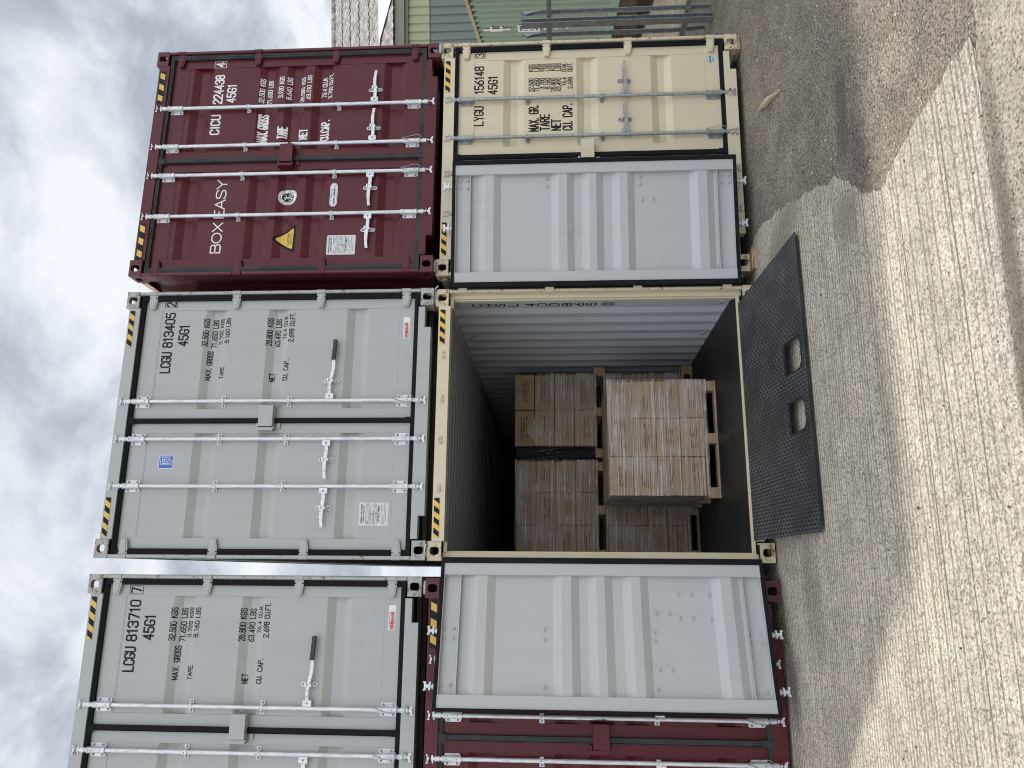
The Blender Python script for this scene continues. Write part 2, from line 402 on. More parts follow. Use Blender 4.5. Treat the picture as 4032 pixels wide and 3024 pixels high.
    h = bd(b, 'handle', [gm, M['bolt']])
    if long_:
        g = MB(); xa, xb = sorted((x+out*.375, tip+out*.006)); g.prism([(xa, hz-.036), (xb-.008, hz-.046), (xb, hz-.040), (xb, hz-.014), (xb-.008, hz-.008), (xa, hz+.000)], yr-.020, yr+.004)
        bd(g, 'handle_grip', M['grip'], bevel=.004)
    rx = x + out*cfg.get('ret', .17); b = MB(); pl = []
    for i in range(16):
        a = 2*math.pi*i/16; pl.append((rx+.020*math.cos(a), hz + .048*(1 if math.sin(a) > 0 else -1)*(0 if abs(math.sin(a)) < 1e-6 else 1)+.021*math.sin(a)))
    b.prism(pl, YF-.008, YF-.001)
    b.box(rx-.016, rx+.016, yr-.030, YF-.008, hz+.012, hz+.026); b.box(rx-.016, rx+.004, yr-.028, YF-.008, hz-.030, hz-.018)
    bolt(b, rx, YF-.008, hz+.050, .010, 1); bolt(b, rx, YF-.008, hz-.050, .010, 1)
    bd(b, 'handle_retainer', [gm, M['bolt']], smooth=True)

def make_container(name, label, loc, rz, paintk, ribs, cfg, opened=None, group='shipping containers in the two-high stack'):
    root = empty(name, loc, rz, label, 'shipping container', group)
    P_, Pw, Pe = M[paintk], M[paintk+'_worn'], M[paintk+'_edge']
    rub = M['rubber_old'] if paintk == 'maroon' else M['rubber']
    # camera seen from this container: used once, to turn places read off the front plane into places on the recessed door leaf
    cl_ = Matrix.Rotation(-rz, 3, 'Z') @ (CAM - Vector(loc))
    def onface(x, z, y):
        f = (y-cl_.y)/(0-cl_.y); return cl_.x+(x-cl_.x)*f, cl_.z+(z-cl_.z)*f
    cfg['onface'] = onface
    # frame
    b = MB()
    for xa, xb, xi0, xi1 in ((0.001, .032, .032, .070), (W_-.032, W_-.001, W_-.070, W_-.032)):
        b.box(xa, xb, .012, .150, .118, 2.778)
        b.box(xi0, xi1, .075, .150, .118, 2.778)
        xj = (xi1, xi1+.014) if xa < 1 else (xi0-.014, xi0); b.box(*xj, .100, .150, .150, 2.745)
        b.box(xa, xb, L_-.12, L_, .118, 2.778)
    b.box(.162, W_-.162, .004, .125, 2.757, 2.864)                              # header
    b.box(.070, .162, .070, .125, 2.740, 2.770); b.box(W_-.162, W_-.070, .070, .125, 2.740, 2.770)
    nx = .176
    b.prism([(nx, .075), (.372, .075), (.372, .018), (W_-.372, .018), (W_-.372, .075), (W_-nx, .075), (W_-nx, .134), (nx, .134)], .010, .100)
    b.box(.033, W_-.033, .078, .103, .1342, .166)
    b.box(.40, W_-.40, .101, .22, .03, .128)
    b.box(.0, .060, .178, L_-.178, 2.800, 2.864); b.box(W_-.060, W_, .178, L_-.178, 2.800, 2.864)
    b.box(.0, .045, .178, L_-.178, .010, .165); b.box(W_-.045, W_, .178, L_-.178, .010, .165)
    b.box(.05, W_-.05, L_-.06, L_-.004, .01, .165); b.box(.05, W_-.05, L_-.06, L_-.004, 2.80, 2.88)
    for yy in range(2, 40): b.box(.05, W_-.05, yy*.3, yy*.3+.045, .095, .138)
    for xx in (0.004, W_-.158):
        for zz_ in (0, H_-.118): b.box(xx, xx+.154, L_-.17, L_, zz_, zz_+.118)
    b.build('frame', P_, root, bevel=.002)
    for x0, out in ((0, -1), (W_-.162, 1)):
        for z0, up in ((0, -1), (H_-.118, 1)): casting(root, x0, z0, 0, .178, paintk+'_worn', out, up)
    # hinge pins along the posts
    b = MB()
    for x in (.018, W_-.018):
        zs = [.130, .212, .292, 1.010, 1.094, 1.805, 1.898, 2.606, 2.690, 2.770]
        for i in range(0, 10, 2): b.cyl((x, .012, zs[i]), (x, .012, zs[i+1]), .0155, 12)
        b.build('post_rail', Pe, root, smooth=True); b = MB()
    # side walls and roof
    for s in (0, 1):
        x_out, x_in = (.010, .044) if s == 0 else (W_-.010, W_-.044)
        b = MB(); pts = [(.15, x_in), (.37, x_in)]; y = .438
        while y < L_-.12:
            for dy, xx in ((0, x_out), (.072, x_out), (.140, x_in), (.210, x_in)): pts.append((y+dy, xx))
            y += .278
        pts = [(min(a, L_-.06), c) for a, c in pts]; n = len(pts); vs = []
        for yy, xx in pts: vs += [(xx, yy, .15), (xx, yy, 2.81)]
        b.add(vs, [(2*i, 2*i+2, 2*i+3, 2*i+1) for i in range(n-1)])
        if opened:
            e = .003 if s == 0 else -.003; b.add([(p[0]+e, p[1], p[2]) for p in vs], [(2*i, 2*i+2, 2*i+3, 2*i+1) for i in range(n-1)], 1)
            for q in ((.0605, .0615, .179, L_-.2, 2.796, 2.866), (.001, .0615, .179, L_-.2, 2.7955, 2.7985)):
                q = q if s == 0 else (W_-q[1], W_-q[0]) + q[2:]
                b.box(*q, 1)
        b.build('side_wall', [P_, M['innerwall']], root)
    b = MB(); pts = []; y = .125
    while y < L_-.06:
        for dy, zz_ in ((0, 2.862), (.091, 2.862), (.104, 2.842), (.195, 2.842)): pts.append((min(y+dy, L_-.05), zz_))
        y += .209
    n = len(pts)
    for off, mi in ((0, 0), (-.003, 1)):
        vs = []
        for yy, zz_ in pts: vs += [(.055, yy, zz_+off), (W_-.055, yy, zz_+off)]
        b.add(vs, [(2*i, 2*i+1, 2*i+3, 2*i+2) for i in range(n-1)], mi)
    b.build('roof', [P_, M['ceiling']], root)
    b = MB(); b.box(.05, W_-.05, L_-.055, L_-.045, .15, 2.82); b.build('end_wall', [P_], root)
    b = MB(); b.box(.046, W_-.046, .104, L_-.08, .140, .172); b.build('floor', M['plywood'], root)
    # doors
    pr = profile(ribs)
    for side in (1, -1):
        pin = Vector((W_-.017 if side > 0 else .017, .012, 0))
        if opened: pin.y = opened[side][1]
        H0 = pin if not opened else Vector((pin.x, opened[side][1], 0))
        door = bpy.data.objects.new('door', None)
        xa, xb = (1.226, 2.358) if side > 0 else (.080, 1.192)
        b = MB(); fy0, fy1 = YF, YF+.050
        b.box(xa, xa+.095, fy0, fy1, .170, 2.724); b.box(xb-.095, xb, fy0, fy1, .170, 2.724)
        pa, pb = xa+.0955, xb-.0955
        b.box(pa, pb, fy0, fy0+.005, 2.569, 2.723); b.box(pa, pb, fy0, fy0+.005, .171, .311)      # head and foot plates
        vs = []; vo = []
        for z, y in pr:
            vs += [(pa, YF+.003+y, z), (pb, YF+.003+y, z)]; vo += [(pa, YF+.006+y, z), (pb, YF+.006+y, z)]
        n = len(pr)
        b.add(vs, [(2*i, 2*i+1, 2*i+3, 2*i+2) for i in range(n-1)]); b.add(vo, [(2*i, 2*i+2, 2*i+3, 2*i+1) for i in range(n-1)])
        # raised beads along the seams
        b.box(pa, pb, YF+.0005, YF+.003, 2.560, 2.568); b.box(pa, pb, YF+.0005, YF+.003, .312, .320)
        b.v = [tuple(Vector(p)-H0) for p in b.v]
        door = b.build('door', M['inner'] if False else P_, root, bevel=0)
        door.location = H0
        if opened:
            th = opened[side][0]; door.rotation_euler = (0, 0, side*(math.pi-th))
            # inner grey paint: a skin over every face one sees from inside
            b = MB(); e = .0012
            for x0, x1 in ((xa, xa+.095), (xb-.095, xb)): b.box(x0-.0002, x1+.0002, fy1, fy1+e, .169, 2.725)
            b.box(pa, pb, fy0+.0055, fy0+.007, 2.560, 2.7155); b.box(pa, pb, fy0+.0055, fy0+.007, .1785, .3135)
            for z0, z1 in ((2.5795, 2.5855), (.3135, .3195)): b.box(pa, pb, fy0+.0072, fy1-.0005, z0, z1)
            for z0, z1 in ((2.7155, 2.7222), (.1720, .1785)): b.box(pa, pb, fy0+.0072, fy1-.0005, z0, z1)
            b.box(pa-.0002, pa+.001, fy0+.0072, fy1-.0008, .18, 2.715); b.box(pb-.001, pb+.0002, fy0+.0072, fy1-.0008, .18, 2.715)
            vo = []
            for z, y in pr: vo += [(pa, YF+.0075+y, z), (pb, YF+.0075+y, z)]
            b.add(vo, [(2*i, 2*i+2, 2*i+3, 2*i+1) for i in range(n-1)])
            for bx, bz in opened[side][2]:
                xx = pin.x - side*(bx + .060); yy = YF+.0075+prof_y(pr, bz) if .32 < bz < 2.56 else fy0+.007
                b.cyl((xx, yy, bz), (xx, yy+.005, bz), .017, 12); b.cyl((xx, yy+.005, bz), (xx, yy+.019, bz), .0115, 8, 0, .007)
            b.v = [tuple(Vector(p)-H0) for p in b.v]; b.build('inner_face', M['inner'], door)
        # gasket
        b = MB(); y0, y1 = YF-.028, YF+.030
        if opened: y0, y1 = YF-.012, YF+.062
        hx0, hx1 = (xb-.008, xb+.040) if side > 0 else (xa-.040, xa-.008+.0)
        if side < 0: hx0, hx1 = xa-.046, xa+.004
        else: hx0, hx1 = xb-.006, xb+.040
        cx0, cx1 = (1.186, 1.230) if side > 0 else (1.1885, 1.1925)
        if opened and side < 0: cx0, cx1 = 1.186, 1.212
        if opened: 
            if side > 0: hx0 = xb+.0006
            else: hx1 = xa-.0006
            if side > 0: cx1 = xa-.0006
            else: cx0 = xb+.0006
        zt0, zt1, zb0, zb1 = (2.7205, 2.758, .133, .1735) if not opened else (2.7256, 2.752, .140, .1688)
        b.prism([(hx0, zb1), (hx0+.006, zb1), (hx1-.006, zb1), (hx1, zb1), (hx1, zt0), (hx0, zt0)], y0, y1)
        xl, xr = min(hx0, cx0), max(hx1, cx1)
        b.box(xl, xr, y0+.001, y1-.001, zt0, zt1); b.box(xl, xr, y0+.001, y1-.001, zb0, zb1)
        b.box(cx0, cx1, y0, y1, zb1, zt0)
        # double lip: a shallow groove line along each strip
        for xg in ((hx0+hx1)/2,): b.box(xg-.004, xg+.004, y0-.004, y0, zb1, zt0)
        b.box(xl, xr, y0-.003, y0+.001, (zt0+zt1)/2-.004, (zt0+zt1)/2+.004)
        if side > 0 and not opened:     # folded corner where the centre strip meets head and foot
            b.prism([(cx0-.012, zt0-.030), (cx1+.002, zt0-.034), (cx1+.018, zt1+.010), (cx0-.022, zt1+.014)], y0-.005, y0)
            b.prism([(cx0-.004, zb0), (cx1+.008, zb0), (cx1+.004, zb1+.05), (cx0, zb1+.05)], y0-.004, y0)
        b.v = [tuple(Vector(p)-H0) for p in b.v]; b.build('door_gasket', rub, door)
        # hinges
        for zc in (2.648, 1.852, 1.052, .252):
            b = MB(); px = W_-.017; hy = YF-.020
            sh = [(px+.012, zc-.040), (px+.012, zc+.040), (px-.060, zc+.040), (px-.085, zc+.036), (px-.142, zc+.026), (px-.150, zc+.018), (px-.150, zc-.018), (px-.142, zc-.026), (px-.085, zc-.036), (px-.060, zc-.040)]
            if side < 0: sh = [(W_-x, z) for x, z in sh][::-1]
            b.prism(sh[::-1] if True else sh, YF-.030, YF-.001)
            inset = [(px-.010, zc-.028), (px-.010, zc+.028), (px-.080, zc+.024), (px-.138, zc+.015), (px-.138, zc-.015), (px-.080, zc-.024)]
            if side < 0: inset = [(W_-x, z) for x, z in inset][::-1]
            b.prism(inset[::-1], YF-.034, YF-.0305)
            xx = px if side > 0 else W_-px
            b.cyl((xx, .012, zc-.040), (xx, .012, zc+.040), .0195, 14)
            b.v = [tuple(Vector(p)-H0+ (Vector((0, pin.y-.012, 0)) if opened else Vector((0, 0, 0)))) for p in b.v]
            b.build('hinge', P_, door, smooth=False, bevel=.004)
        for x, out in cfg['rods'][side]:
            hardware(door, x, out, cfg, H0)
        if side > 0 and not opened:                                # centre protection box
            b = MB(); z0, z1 = 1.400, 1.527; x0, x1 = 1.148, 1.338
            b.box(x0, x1, -.036, -.031, z0, z1); b.box(x0, x1, -.031, YF-.001, z1-.004, z1); b.box(x0, x1, -.031, YF-.001, z0, z0+.004)
            b.box(x1-.004, x1, -.031, YF-.001, z0+.004, z1-.004)
            for i in range(10):
                pass
            b.tube([(x1+.004, -.01, z0+.060), (x1+.020, -.012, z0+.058), (x1+.028, -.012, z0+.046), (x1+.022, -.012, z0+.034), (x1+.004, -.01, z0+.030)], .0045, 8)
            b.v = [tuple(Vector(p)-H0) for p in b.v]; b.build('lock_box', P_, door, bevel=.003)
            b = MB(); b.prism([(x0-.030, z0+.004), (x0-.006, z0-.018), (x0-.006, z1+.020), (x0-.030, z1+.022)][::1], -.020, -.016)
            b.box(x0-.034, x0-.030, -.020, YF-.002, z0-.002, z1+.020); b.box(x0-.012, x0+.030, -.004, YF-.002, z1+.010, z1+.026)
            b.box(x0-.010, x0+.046, YF-.016, YF-.002, z0-.052, z0-.020)
            b.v = [tuple(Vector(p)-H0) for p in b.v]; b.build('lock_bracket', P_, door)
        cfg.setdefault('doors', {})[side] = (door, H0)
    # keepers on header and sill
    for side in (1, -1):
        for x, out in cfg['rods'][side]:
            for z, up in ((2.815, 1), (.088, -1)):
                b = MB(); b.box(x-.030, x-.014, -.014, .010, z-.014, z+.014); b.box(x+.014, x+.030, -.014, .010, z-.010, z+.016)
                b.box(x-.032, x+.032, -.001, .009, z-.018, z+.018); b.cyl((x-.022, -.014, z), (x-.022, -.022, z), .006, 6)
                b.build('cam_keeper', Pe, root, bevel=.002)
    # hazard stripes
    if cfg.get('dull'): yel = M['yellow_dull']
    else: yel = M['yellow']
    for x0, x1, lean in cfg['stripes']:
        b = MB(); z0, z1 = (2.803, 2.850) if not cfg['three'] else (2.792, 2.842)
        y = .0015
        if cfg['three']:
            b.add([(x0, y, z0-.004), (x1, y, z0-.004), (x1, y, z1+.006), (x0, y, z1+.006)], [(0, 1, 2, 3)], 1)
            n = 3; pt = (x1-x0)/n
            for i in range(n):
                a = x0 + pt*i + pt*.18
                b.add([(a+(.026 if lean < 0 else 0), y-.0012, z0), (a+.062+(.026 if lean < 0 else 0), y-.0012, z0), (a+.062+(.026 if lean > 0 else 0), y-.0012, z1), (a+(.026 if lean > 0 else 0), y-.0012, z1)], [(0, 1, 2, 3)], 0)
        else:
            b.add([(x0, y, z0), (x1, y, z0), (x1, y, z1), (x0, y, z1)], [(0, 1, 2, 3)], 0)
            n = 4; pt = (x1-x0)/(n-.45)
            for i in range(-1, n+1):
                a = x0 + pt*i; lo, hi = a, a+pt*.48; sh = .036*lean
                q = [(lo, z0), (hi, z0), (hi+sh, z1), (lo+sh, z1)]
                # clip in x
                def clip(q):
                    out = []
                    for lim, sg in ((x0, 1), (x1, -1)):
                        out = []
                        for k in range(len(q)):
                            p, r = q[k-1], q[k]
                            ip, ir = (p[0]-lim)*sg >= 0, (r[0]-lim)*sg >= 0
                            if ip != ir:
                                t = (lim-p[0])/(r[0]-p[0]); out.append((lim, p[1]+(r[1]-p[1])*t))
                            if ir: out.append(r)
                        q = out
                        if not q: break
                    return q
                q = clip(q)
                if len(q) > 2: b.add([(x, y-.0012, z) for x, z in q], [tuple(range(len(q)))], 1)
        b.build('hazard_stripes', [yel, M['black']], root)
    return root, cfg
def lettering(cfg, side, name, fn, mats, onface=True, ribs=None):
    """marks on a door leaf; fn(mb, place) draws them in front-plane coordinates"""
    door, H0 = cfg['doors'][side]; pr = profile(ribs); of = cfg['onface']
    xa, xb = (1.226, 2.358) if side > 0 else (.080, 1.192); pa, pb = xa+.0955, xb-.0955
    def place(x, z, k):
        x2, z2 = of(x, z, YF)
        y = YF - .0008 if not (pa < x2 < pb and .314 < z2 < 2.566) else YF+.003+prof_y(pr, z2)-.0016
        return Vector((x2, y-.00025*k, z2))-H0
    b = MB(); fn(b, place); return b.build(name, mats, door)
def m_plywood():
    m, nt, b = mat('dark_floor_plywood'); tc = N(nt, 'ShaderNodeTexCoord'); oc = tc.outputs['Object']
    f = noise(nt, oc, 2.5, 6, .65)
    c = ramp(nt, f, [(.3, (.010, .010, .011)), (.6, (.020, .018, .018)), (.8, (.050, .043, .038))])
    mp = N(nt, 'ShaderNodeMapping'); mp.inputs['Scale'].default_value = (.35, .35, 1); nt.links.new(oc, mp.inputs[0])
    br = N(nt, 'ShaderNodeTexBrick', offset=0.0, inp={'Scale': 1.0, 'Mortar Size': .004, 'Brick Width': .42, 'Row Height': .42, 'Color1': (1, 1, 1, 1), 'Color2': (1, 1, 1, 1), 'Mortar': (2.8, 2.6, 2.4, 1)})
    nt.links.new(mp.outputs[0], br.inputs[0])
    c = mixc(nt, .8, c, br.outputs[0], 'MULTIPLY')
    mps = N(nt, 'ShaderNodeMapping'); mps.inputs['Scale'].default_value = (70, 3, 1); mps.inputs['Rotation'].default_value = (0, 0, .25); nt.links.new(oc, mps.inputs[0])
    c = mixc(nt, math_(nt, 'MULTIPLY', math_(nt, 'GREATER_THAN', noise(nt, mps.outputs[0], 1.0, 4, .7), .69), .45), c, (.17, .155, .135))
    sp = noise(nt, oc, 45, 4, .8); c = mixc(nt, math_(nt, 'MULTIPLY', math_(nt, 'GREATER_THAN', sp, .73), .5), c, (.25, .22, .18))
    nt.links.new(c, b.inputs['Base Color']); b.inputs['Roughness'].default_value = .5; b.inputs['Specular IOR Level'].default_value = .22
    bump(nt, noise(nt, oc, 8, 4), .15, .004, b); return m
M['plywood'] = m_plywood()

# ---------------------------------------------------------------- ground
GZ = -.020
def jitter_poly(pts, amp, step=.06, seed=1):
    rnd = random.Random(seed); out = []
    for i in range(len(pts)):
        a, b = Vector(pts[i]), Vector(pts[(i+1) % len(pts)]); L = (b-a).length
        n = int(L/step) if L < 12 else 1
        nrm = Vector((-(b-a).y, (b-a).x)).normalized(); ph = rnd.random()*9
        for k in range(max(1, n)):
            p = a + (b-a)*k/max(1, n)
            if 0 < k: p = p + nrm*(amp*(rnd.random()-.5)*1.2 + amp*1.3*math.sin(k*.31+ph)*math.sin(k*.083+ph*2))
            out.append((p.x, p.y))
    return out
def sheet(name, pts, z, m_):
    from mathutils.geometry import delaunay_2d_cdt
    n = len(pts); vs, es, fs, _, _, _ = delaunay_2d_cdt([Vector(p) for p in pts], [(i, (i+1) % n) for i in range(n)], [], 1, 1e-5)
    out = []
    for f in fs:
        a, b, c = (vs[k] for k in f[:3])
        out.append(tuple(f) if (b-a).cross(c-a) > 0 else tuple(f)[::-1])
    me = bpy.data.meshes.new(name); me.from_pydata([(v.x, v.y, z) for v in vs], [], out); me.update()
    me.materials.append(m_); o = bpy.data.objects.new(name, me); col.objects.link(o); return o
def m_ground(name, base, groove=0.0, pitch=.021, pebble=.5, pebs=55, grit=.2, stain=.5, pebc=((.10, .075, .06), (.30, .16, .07)), light=(.6, .57, .5), gcol=.55, vary=.19):
    m, nt, b = mat(name); tc = N(nt, 'ShaderNodeTexCoord'); oc = tc.outputs['Object']
    s3 = N(nt, 'ShaderNodeSeparateXYZ'); nt.links.new(oc, s3.inputs[0])
    big = noise(nt, oc, .55, 5, .6); mid = noise(nt, oc, 3.2, 6, .65); fine = noise(nt, oc, 70, 4, .7)
    c = ramp(nt, mid, [(.33, tuple(x*(1-vary) for x in base)), (.5, base), (.67, tuple(min(1, x*(1+vary)) for x in base))])
    c = mixc(nt, math_(nt, 'MULTIPLY', ramp(nt, big, [(.42, (0, 0, 0)), (.66, (1, 1, 1))]), stain), c, tuple(x*.60 for x in base))
    gr = ramp(nt, fine, [(.36, (1-grit*2, 1-grit*2, 1-grit*2)), (.5, (1, 1, 1)), (.68, (1+grit, 1+grit, 1+grit))])
    c = mixc(nt, 1.0, c, gr, 'MULTIPLY')
    h = math_(nt, 'MULTIPLY', fine, .6)
    # stones showing at the surface
    for sc_, th, amt in ((pebs, .30, pebble), (pebs*2.1, .33, pebble*.85), (pebs*.42, .20, pebble*.6)):
        v = N(nt, 'ShaderNodeTexVoronoi', feature='F1', inp={'Scale': sc_, 'Randomness': 1.0})
        mp = N(nt, 'ShaderNodeMapping'); mp.inputs['Scale'].default_value = (1, 1, .2); nt.links.new(oc, mp.inputs[0])
        nt.links.new(mp.outputs[0], v.inputs['Vector'])
        sep = N(nt, 'ShaderNodeSeparateColor'); nt.links.new(v.outputs['Color'], sep.inputs[0])
        m1 = math_(nt, 'LESS_THAN', math_(nt, 'ADD', v.outputs['Distance'], math_(nt, 'MULTIPLY', math_(nt, 'SUBTRACT', fine, .5), .35)), th)
        dark = math_(nt, 'MULTIPLY', m1, math_(nt, 'GREATER_THAN', sep.outputs[0], .62))
        lite = math_(nt, 'MULTIPLY', m1, math_(nt, 'LESS_THAN', sep.outputs[0], .16))
        pc = ramp(nt, sep.outputs[1], [(0, pebc[0]), (.62, tuple(x*1.9 for x in pebc[0])), (.9, tuple(x*1.4 for x in pebc[0])), (.97, pebc[1])])
        c = mixc(nt, math_(nt, 'MULTIPLY', dark, amt), c, pc)
        c = mixc(nt, math_(nt, 'MULTIPLY', lite, amt*.8), c, light)
        h = math_(nt, 'ADD', h, math_(nt, 'MULTIPLY', math_(nt, 'SUBTRACT', .5, v.outputs['Distance']), .7*amt))
    if groove:
        mpx = N(nt, 'ShaderNodeMapping'); mpx.inputs['Scale'].default_value = (.35, 1, 1); nt.links.new(oc, mpx.inputs[0])
        wob = noise(nt, mpx.outputs[0], 1.1, 3, .5); wob2 = noise(nt, mpx.outputs[0], 14, 3, .6)
        for pit_, amt, lo, hi, thr in groove:
            yy = math_(nt, 'ADD', s3.outputs[1], math_(nt, 'ADD', math_(nt, 'MULTIPLY', wob, .035+pit_*.25), math_(nt, 'MULTIPLY', wob2, .006)))
            q = math_(nt, 'DIVIDE', yy, pit_); fr_ = math_(nt, 'ABSOLUTE', math_(nt, 'SUBTRACT', math_(nt, 'FRACT', q), .5))
            cb = N(nt, 'ShaderNodeCombineXYZ'); nt.links.new(math_(nt, 'MULTIPLY', s3.outputs[0], .30), cb.inputs[0])
            nt.links.new(math_(nt, 'MULTIPLY', math_(nt, 'FLOOR', q), 1.37), cb.inputs[1])
            per = ramp(nt, noise(nt, cb.outputs[0], 1.0, 3, .6), [(lo, (0, 0, 0)), (hi, (1, 1, 1))])
            wdt = math_(nt, 'MULTIPLY', math_(nt, 'ADD', .3, per), math_(nt, 'ADD', thr*.5, math_(nt, 'MULTIPLY', fine, thr)))
            g = math_(nt, 'MULTIPLY', math_(nt, 'LESS_THAN', fr_, wdt), per)
            g = math_(nt, 'MULTIPLY', g, ramp(nt, noise(nt, oc, 38, 3, .7), [(.30, (.25, .25, .25)), (.5, (1, 1, 1))]))
            c = mixc(nt, math_(nt, 'MULTIPLY', g, amt), c, tuple(x*gcol for x in base))
            h = math_(nt, 'SUBTRACT', h, math_(nt, 'MULTIPLY', g, 1.4*amt))
    nt.links.new(c, b.inputs['Base Color']); b.inputs['Roughness'].default_value = .9; b.inputs['Specular IOR Level'].default_value = .25
    bump(nt, h, .55, .006, b); return m
M['tarmac'] = m_ground('old_tarmac', (.262, .226, .180), 0, pebble=1.0, pebs=46, grit=.46, stain=.6, vary=.30, pebc=((.055, .045, .038), (.24, .13, .06)), light=(.52, .46, .38))
M['conc_a'] = m_ground('brushed_concrete', (.575, .505, .408), [(.038, .85, .30, .54, .14), (.019, .35, .35, .6, .18)], 0, pebble=.85, pebs=62, grit=.36, stain=.22, pebc=((.11, .09, .075), (.28, .14, .06)), light=(.72, .68, .60), gcol=.38)
M['conc_b'] = m_ground('coarse_concrete', (.50, .450, .372), [(.040, .7, .36, .58, .15), (.118, 1.0, .46, .52, .030)], 0, pebble=.9, pebs=58, grit=.34, stain=.15, pebc=((.12, .095, .08), (.30, .15, .05)), light=(.75, .71, .62), gcol=.32)
M['conc_c'] = m_ground('pebbly_concrete', (.375, .335, .27), [(.15, .3, .5, .6, .04)], 0, pebble=1.0, pebs=42, grit=.30, stain=.3, pebc=((.10, .08, .065), (.30, .15, .06)), light=(.55, .51, .44))
struct(sheet('ground', [(-150, -150), (150, -150), (150, 150), (-150, 150)], GZ-.006, M['tarmac']), 'rough brown tarmac yard surface')
rg = random.Random(77); edge = []
for (xa, ya), (xb, yb) in zip([(1.97, -2.66), (2.06, -2.44), (2.22, -2.25), (2.38, -2.05), (2.45, -1.80), (2.60, -1.37), (2.80, -.70), (2.91, -.18), (2.84, .21)], [(2.06, -2.44), (2.22, -2.25), (2.38, -2.05), (2.45, -1.80), (2.60, -1.37), (2.80, -.70), (2.91, -.18), (2.84, .21), (2.70, .9)]):
    n_ = max(2, int(math.hypot(xb-xa, yb-ya)/.045))
    for k in range(n_): edge.append((xa+(xb-xa)*k/n_+rg.uniform(-.024, .020), ya+(yb-ya)*k/n_+rg.uniform(-.012, .012)))
edge += [(2.70, .9), (2.75, 13)]
struct(sheet('concrete_slab', [(-9, 13), (-9, -2.78), (-.6, -2.765), (.3, -2.785), (1.2, -2.77), (1.86, -2.79)] + edge, GZ, M['conc_a']), 'grey brushed concrete slab with fine grooves in front of the containers')
struct(sheet('concrete_slab', jitter_poly([(-9, -2.60), (-9, -3.60), (.6, -3.572), (1.05, -3.598), (1.6, -3.625), (2.08, -3.65), (2.17, -3.62), (2.155, -3.40), (2.11, -3.1), (2.07, -2.97), (2.02, -2.72), (1.90, -2.58)], .012, .05, 5), GZ-.0016, M['conc_b']), 'pale coarse concrete strip with deep grooves')
struct(sheet('concrete_slab', jitter_poly([(-9, -3.55), (-9, -30), (40, -30), (40, -3.9), (2.19, -3.68), (1.95, -3.60), (1.6, -3.56), (.6, -3.52)], .012, .05, 9), GZ-.0032, M['conc_c']), 'pebbly brown concrete at the yard edge')
def m_stain(name, c, alpha, sc_=3):
    m, nt, b = mat(name); tc = N(nt, 'ShaderNodeTexCoord'); oc = tc.outputs['Object']
    d = N(nt, 'ShaderNodeVectorMath', operation='LENGTH'); nt.links.new(oc, d.inputs[0])
    f = math_(nt, 'ADD', d.outputs['Value'], math_(nt, 'MULTIPLY', math_(nt, 'SUBTRACT', noise(nt, oc, sc_, 5, .6), .5), .7))
    a = math_(nt, 'MULTIPLY', ramp(nt, f, [(.28, (1, 1, 1)), (.76, (0, 0, 0))]), alpha)
    a = math_(nt, 'MULTIPLY', a, ramp(nt, noise(nt, oc, 25, 4, .7), [(.3, (.55, .55, .55)), (.6, (1, 1, 1))]))
    nt.links.new(a, b.inputs['Alpha']); b.inputs['Base Color'].default_value = (*c, 1); b.inputs['Roughness'].default_value = .85
    return m
def stain(x, y, sx_, sy_, rz, m_, label, k=0):
    b = MB(); b.add([(-1, -1, 0), (1, -1, 0), (1, 1, 0), (-1, 1, 0)], [(0, 1, 2, 3)])
    o = b.build('ground_stain', m_); o.location = (x, y, GZ+.004+.0015*k); o.scale = (sx_, sy_, 1); o.rotation_euler = (0, 0, rz)
    return struct(o, label)
M['oil'] = m_stain('oil_stain', (.11, .10, .088), .45)
M['mud'] = m_stain('dry_mud', (.30, .265, .215), .55)
M['slab_dirt'] = m_stain('slab_dirt', (.17, .15, .125), .28, 2)
M['seam_dirt'] = m_stain('seam_dirt', (.13, .11, .09), .6, 4)
stain(2.35, -2.38, .42, .22, .2, M['oil'], 'dark oily patch on the tarmac edge', 0)
stain(2.75, -2.20, .7, .16, -.1, M['oil'], 'grey run of dirt along the tarmac', 1)
stain(2.05, -2.10, .35, .30, .5, M['mud'], 'dried mud smear on the slab corner', 2)
stain(2.55, -.9, .30, .8, .3, M['mud'], 'dried mud along the slab edge', 3)
stain(-.25, -.85, .7, .35, .1, M['slab_dirt'], 'dirty patch on the slab by the maroon container', 4)
stain(.9, -3.66, 1.9, .10, -.035, M['seam_dirt'], 'dark dirt gathered in the slab joint', 5)
stain(-.9, -.25, .5, .22, 0, M['slab_dirt'], 'wet looking dirt along the foot of the maroon container', 6)
# loose stones and splinters
b = MB(); rnd = random.Random(11)
for i in range(900):
    x = rnd.uniform(-1.2, 5.2); y = rnd.uniform(-3.9, .1); s = rnd.uniform(.002, .0065)*(1.6 if rnd.random() < .06 else 1)
    if .1 < x < 2.5 and y > -1.3: continue
    vs = []; a0 = rnd.random()*6.28
    for k in range(5): vs.append((x+s*math.cos(a0+k*1.257)*rnd.uniform(.7, 1.2), y+s*math.sin(a0+k*1.257)*rnd.uniform(.7, 1.2), GZ-.001))
    n0 = 5; vs += [(x+(p[0]-x)*.5, y+(p[1]-y)*.5, GZ+s*.9) for p in vs]
    b.add(vs, [(0+k, (k+1) % 5, 5+(k+1) % 5, 5+k) for k in range(5)] + [(5, 6, 7, 8, 9)], 0 if rnd.random() < .45 else (1 if rnd.random() < .6 else 2))
o = b.build('loose_gravel', [simple('dark_stone', (.07, .06, .055), .8, 0, .3, 60), simple('pale_stone', (.62, .60, .54), .8, 0, .2, 60), simple('tan_stone', (.34, .24, .13), .8, 0, .3, 60)])
o['kind'] = 'stuff'; o['label'] = 'tiny loose stones and grit scattered over the yard'; o['category'] = 'gravel'

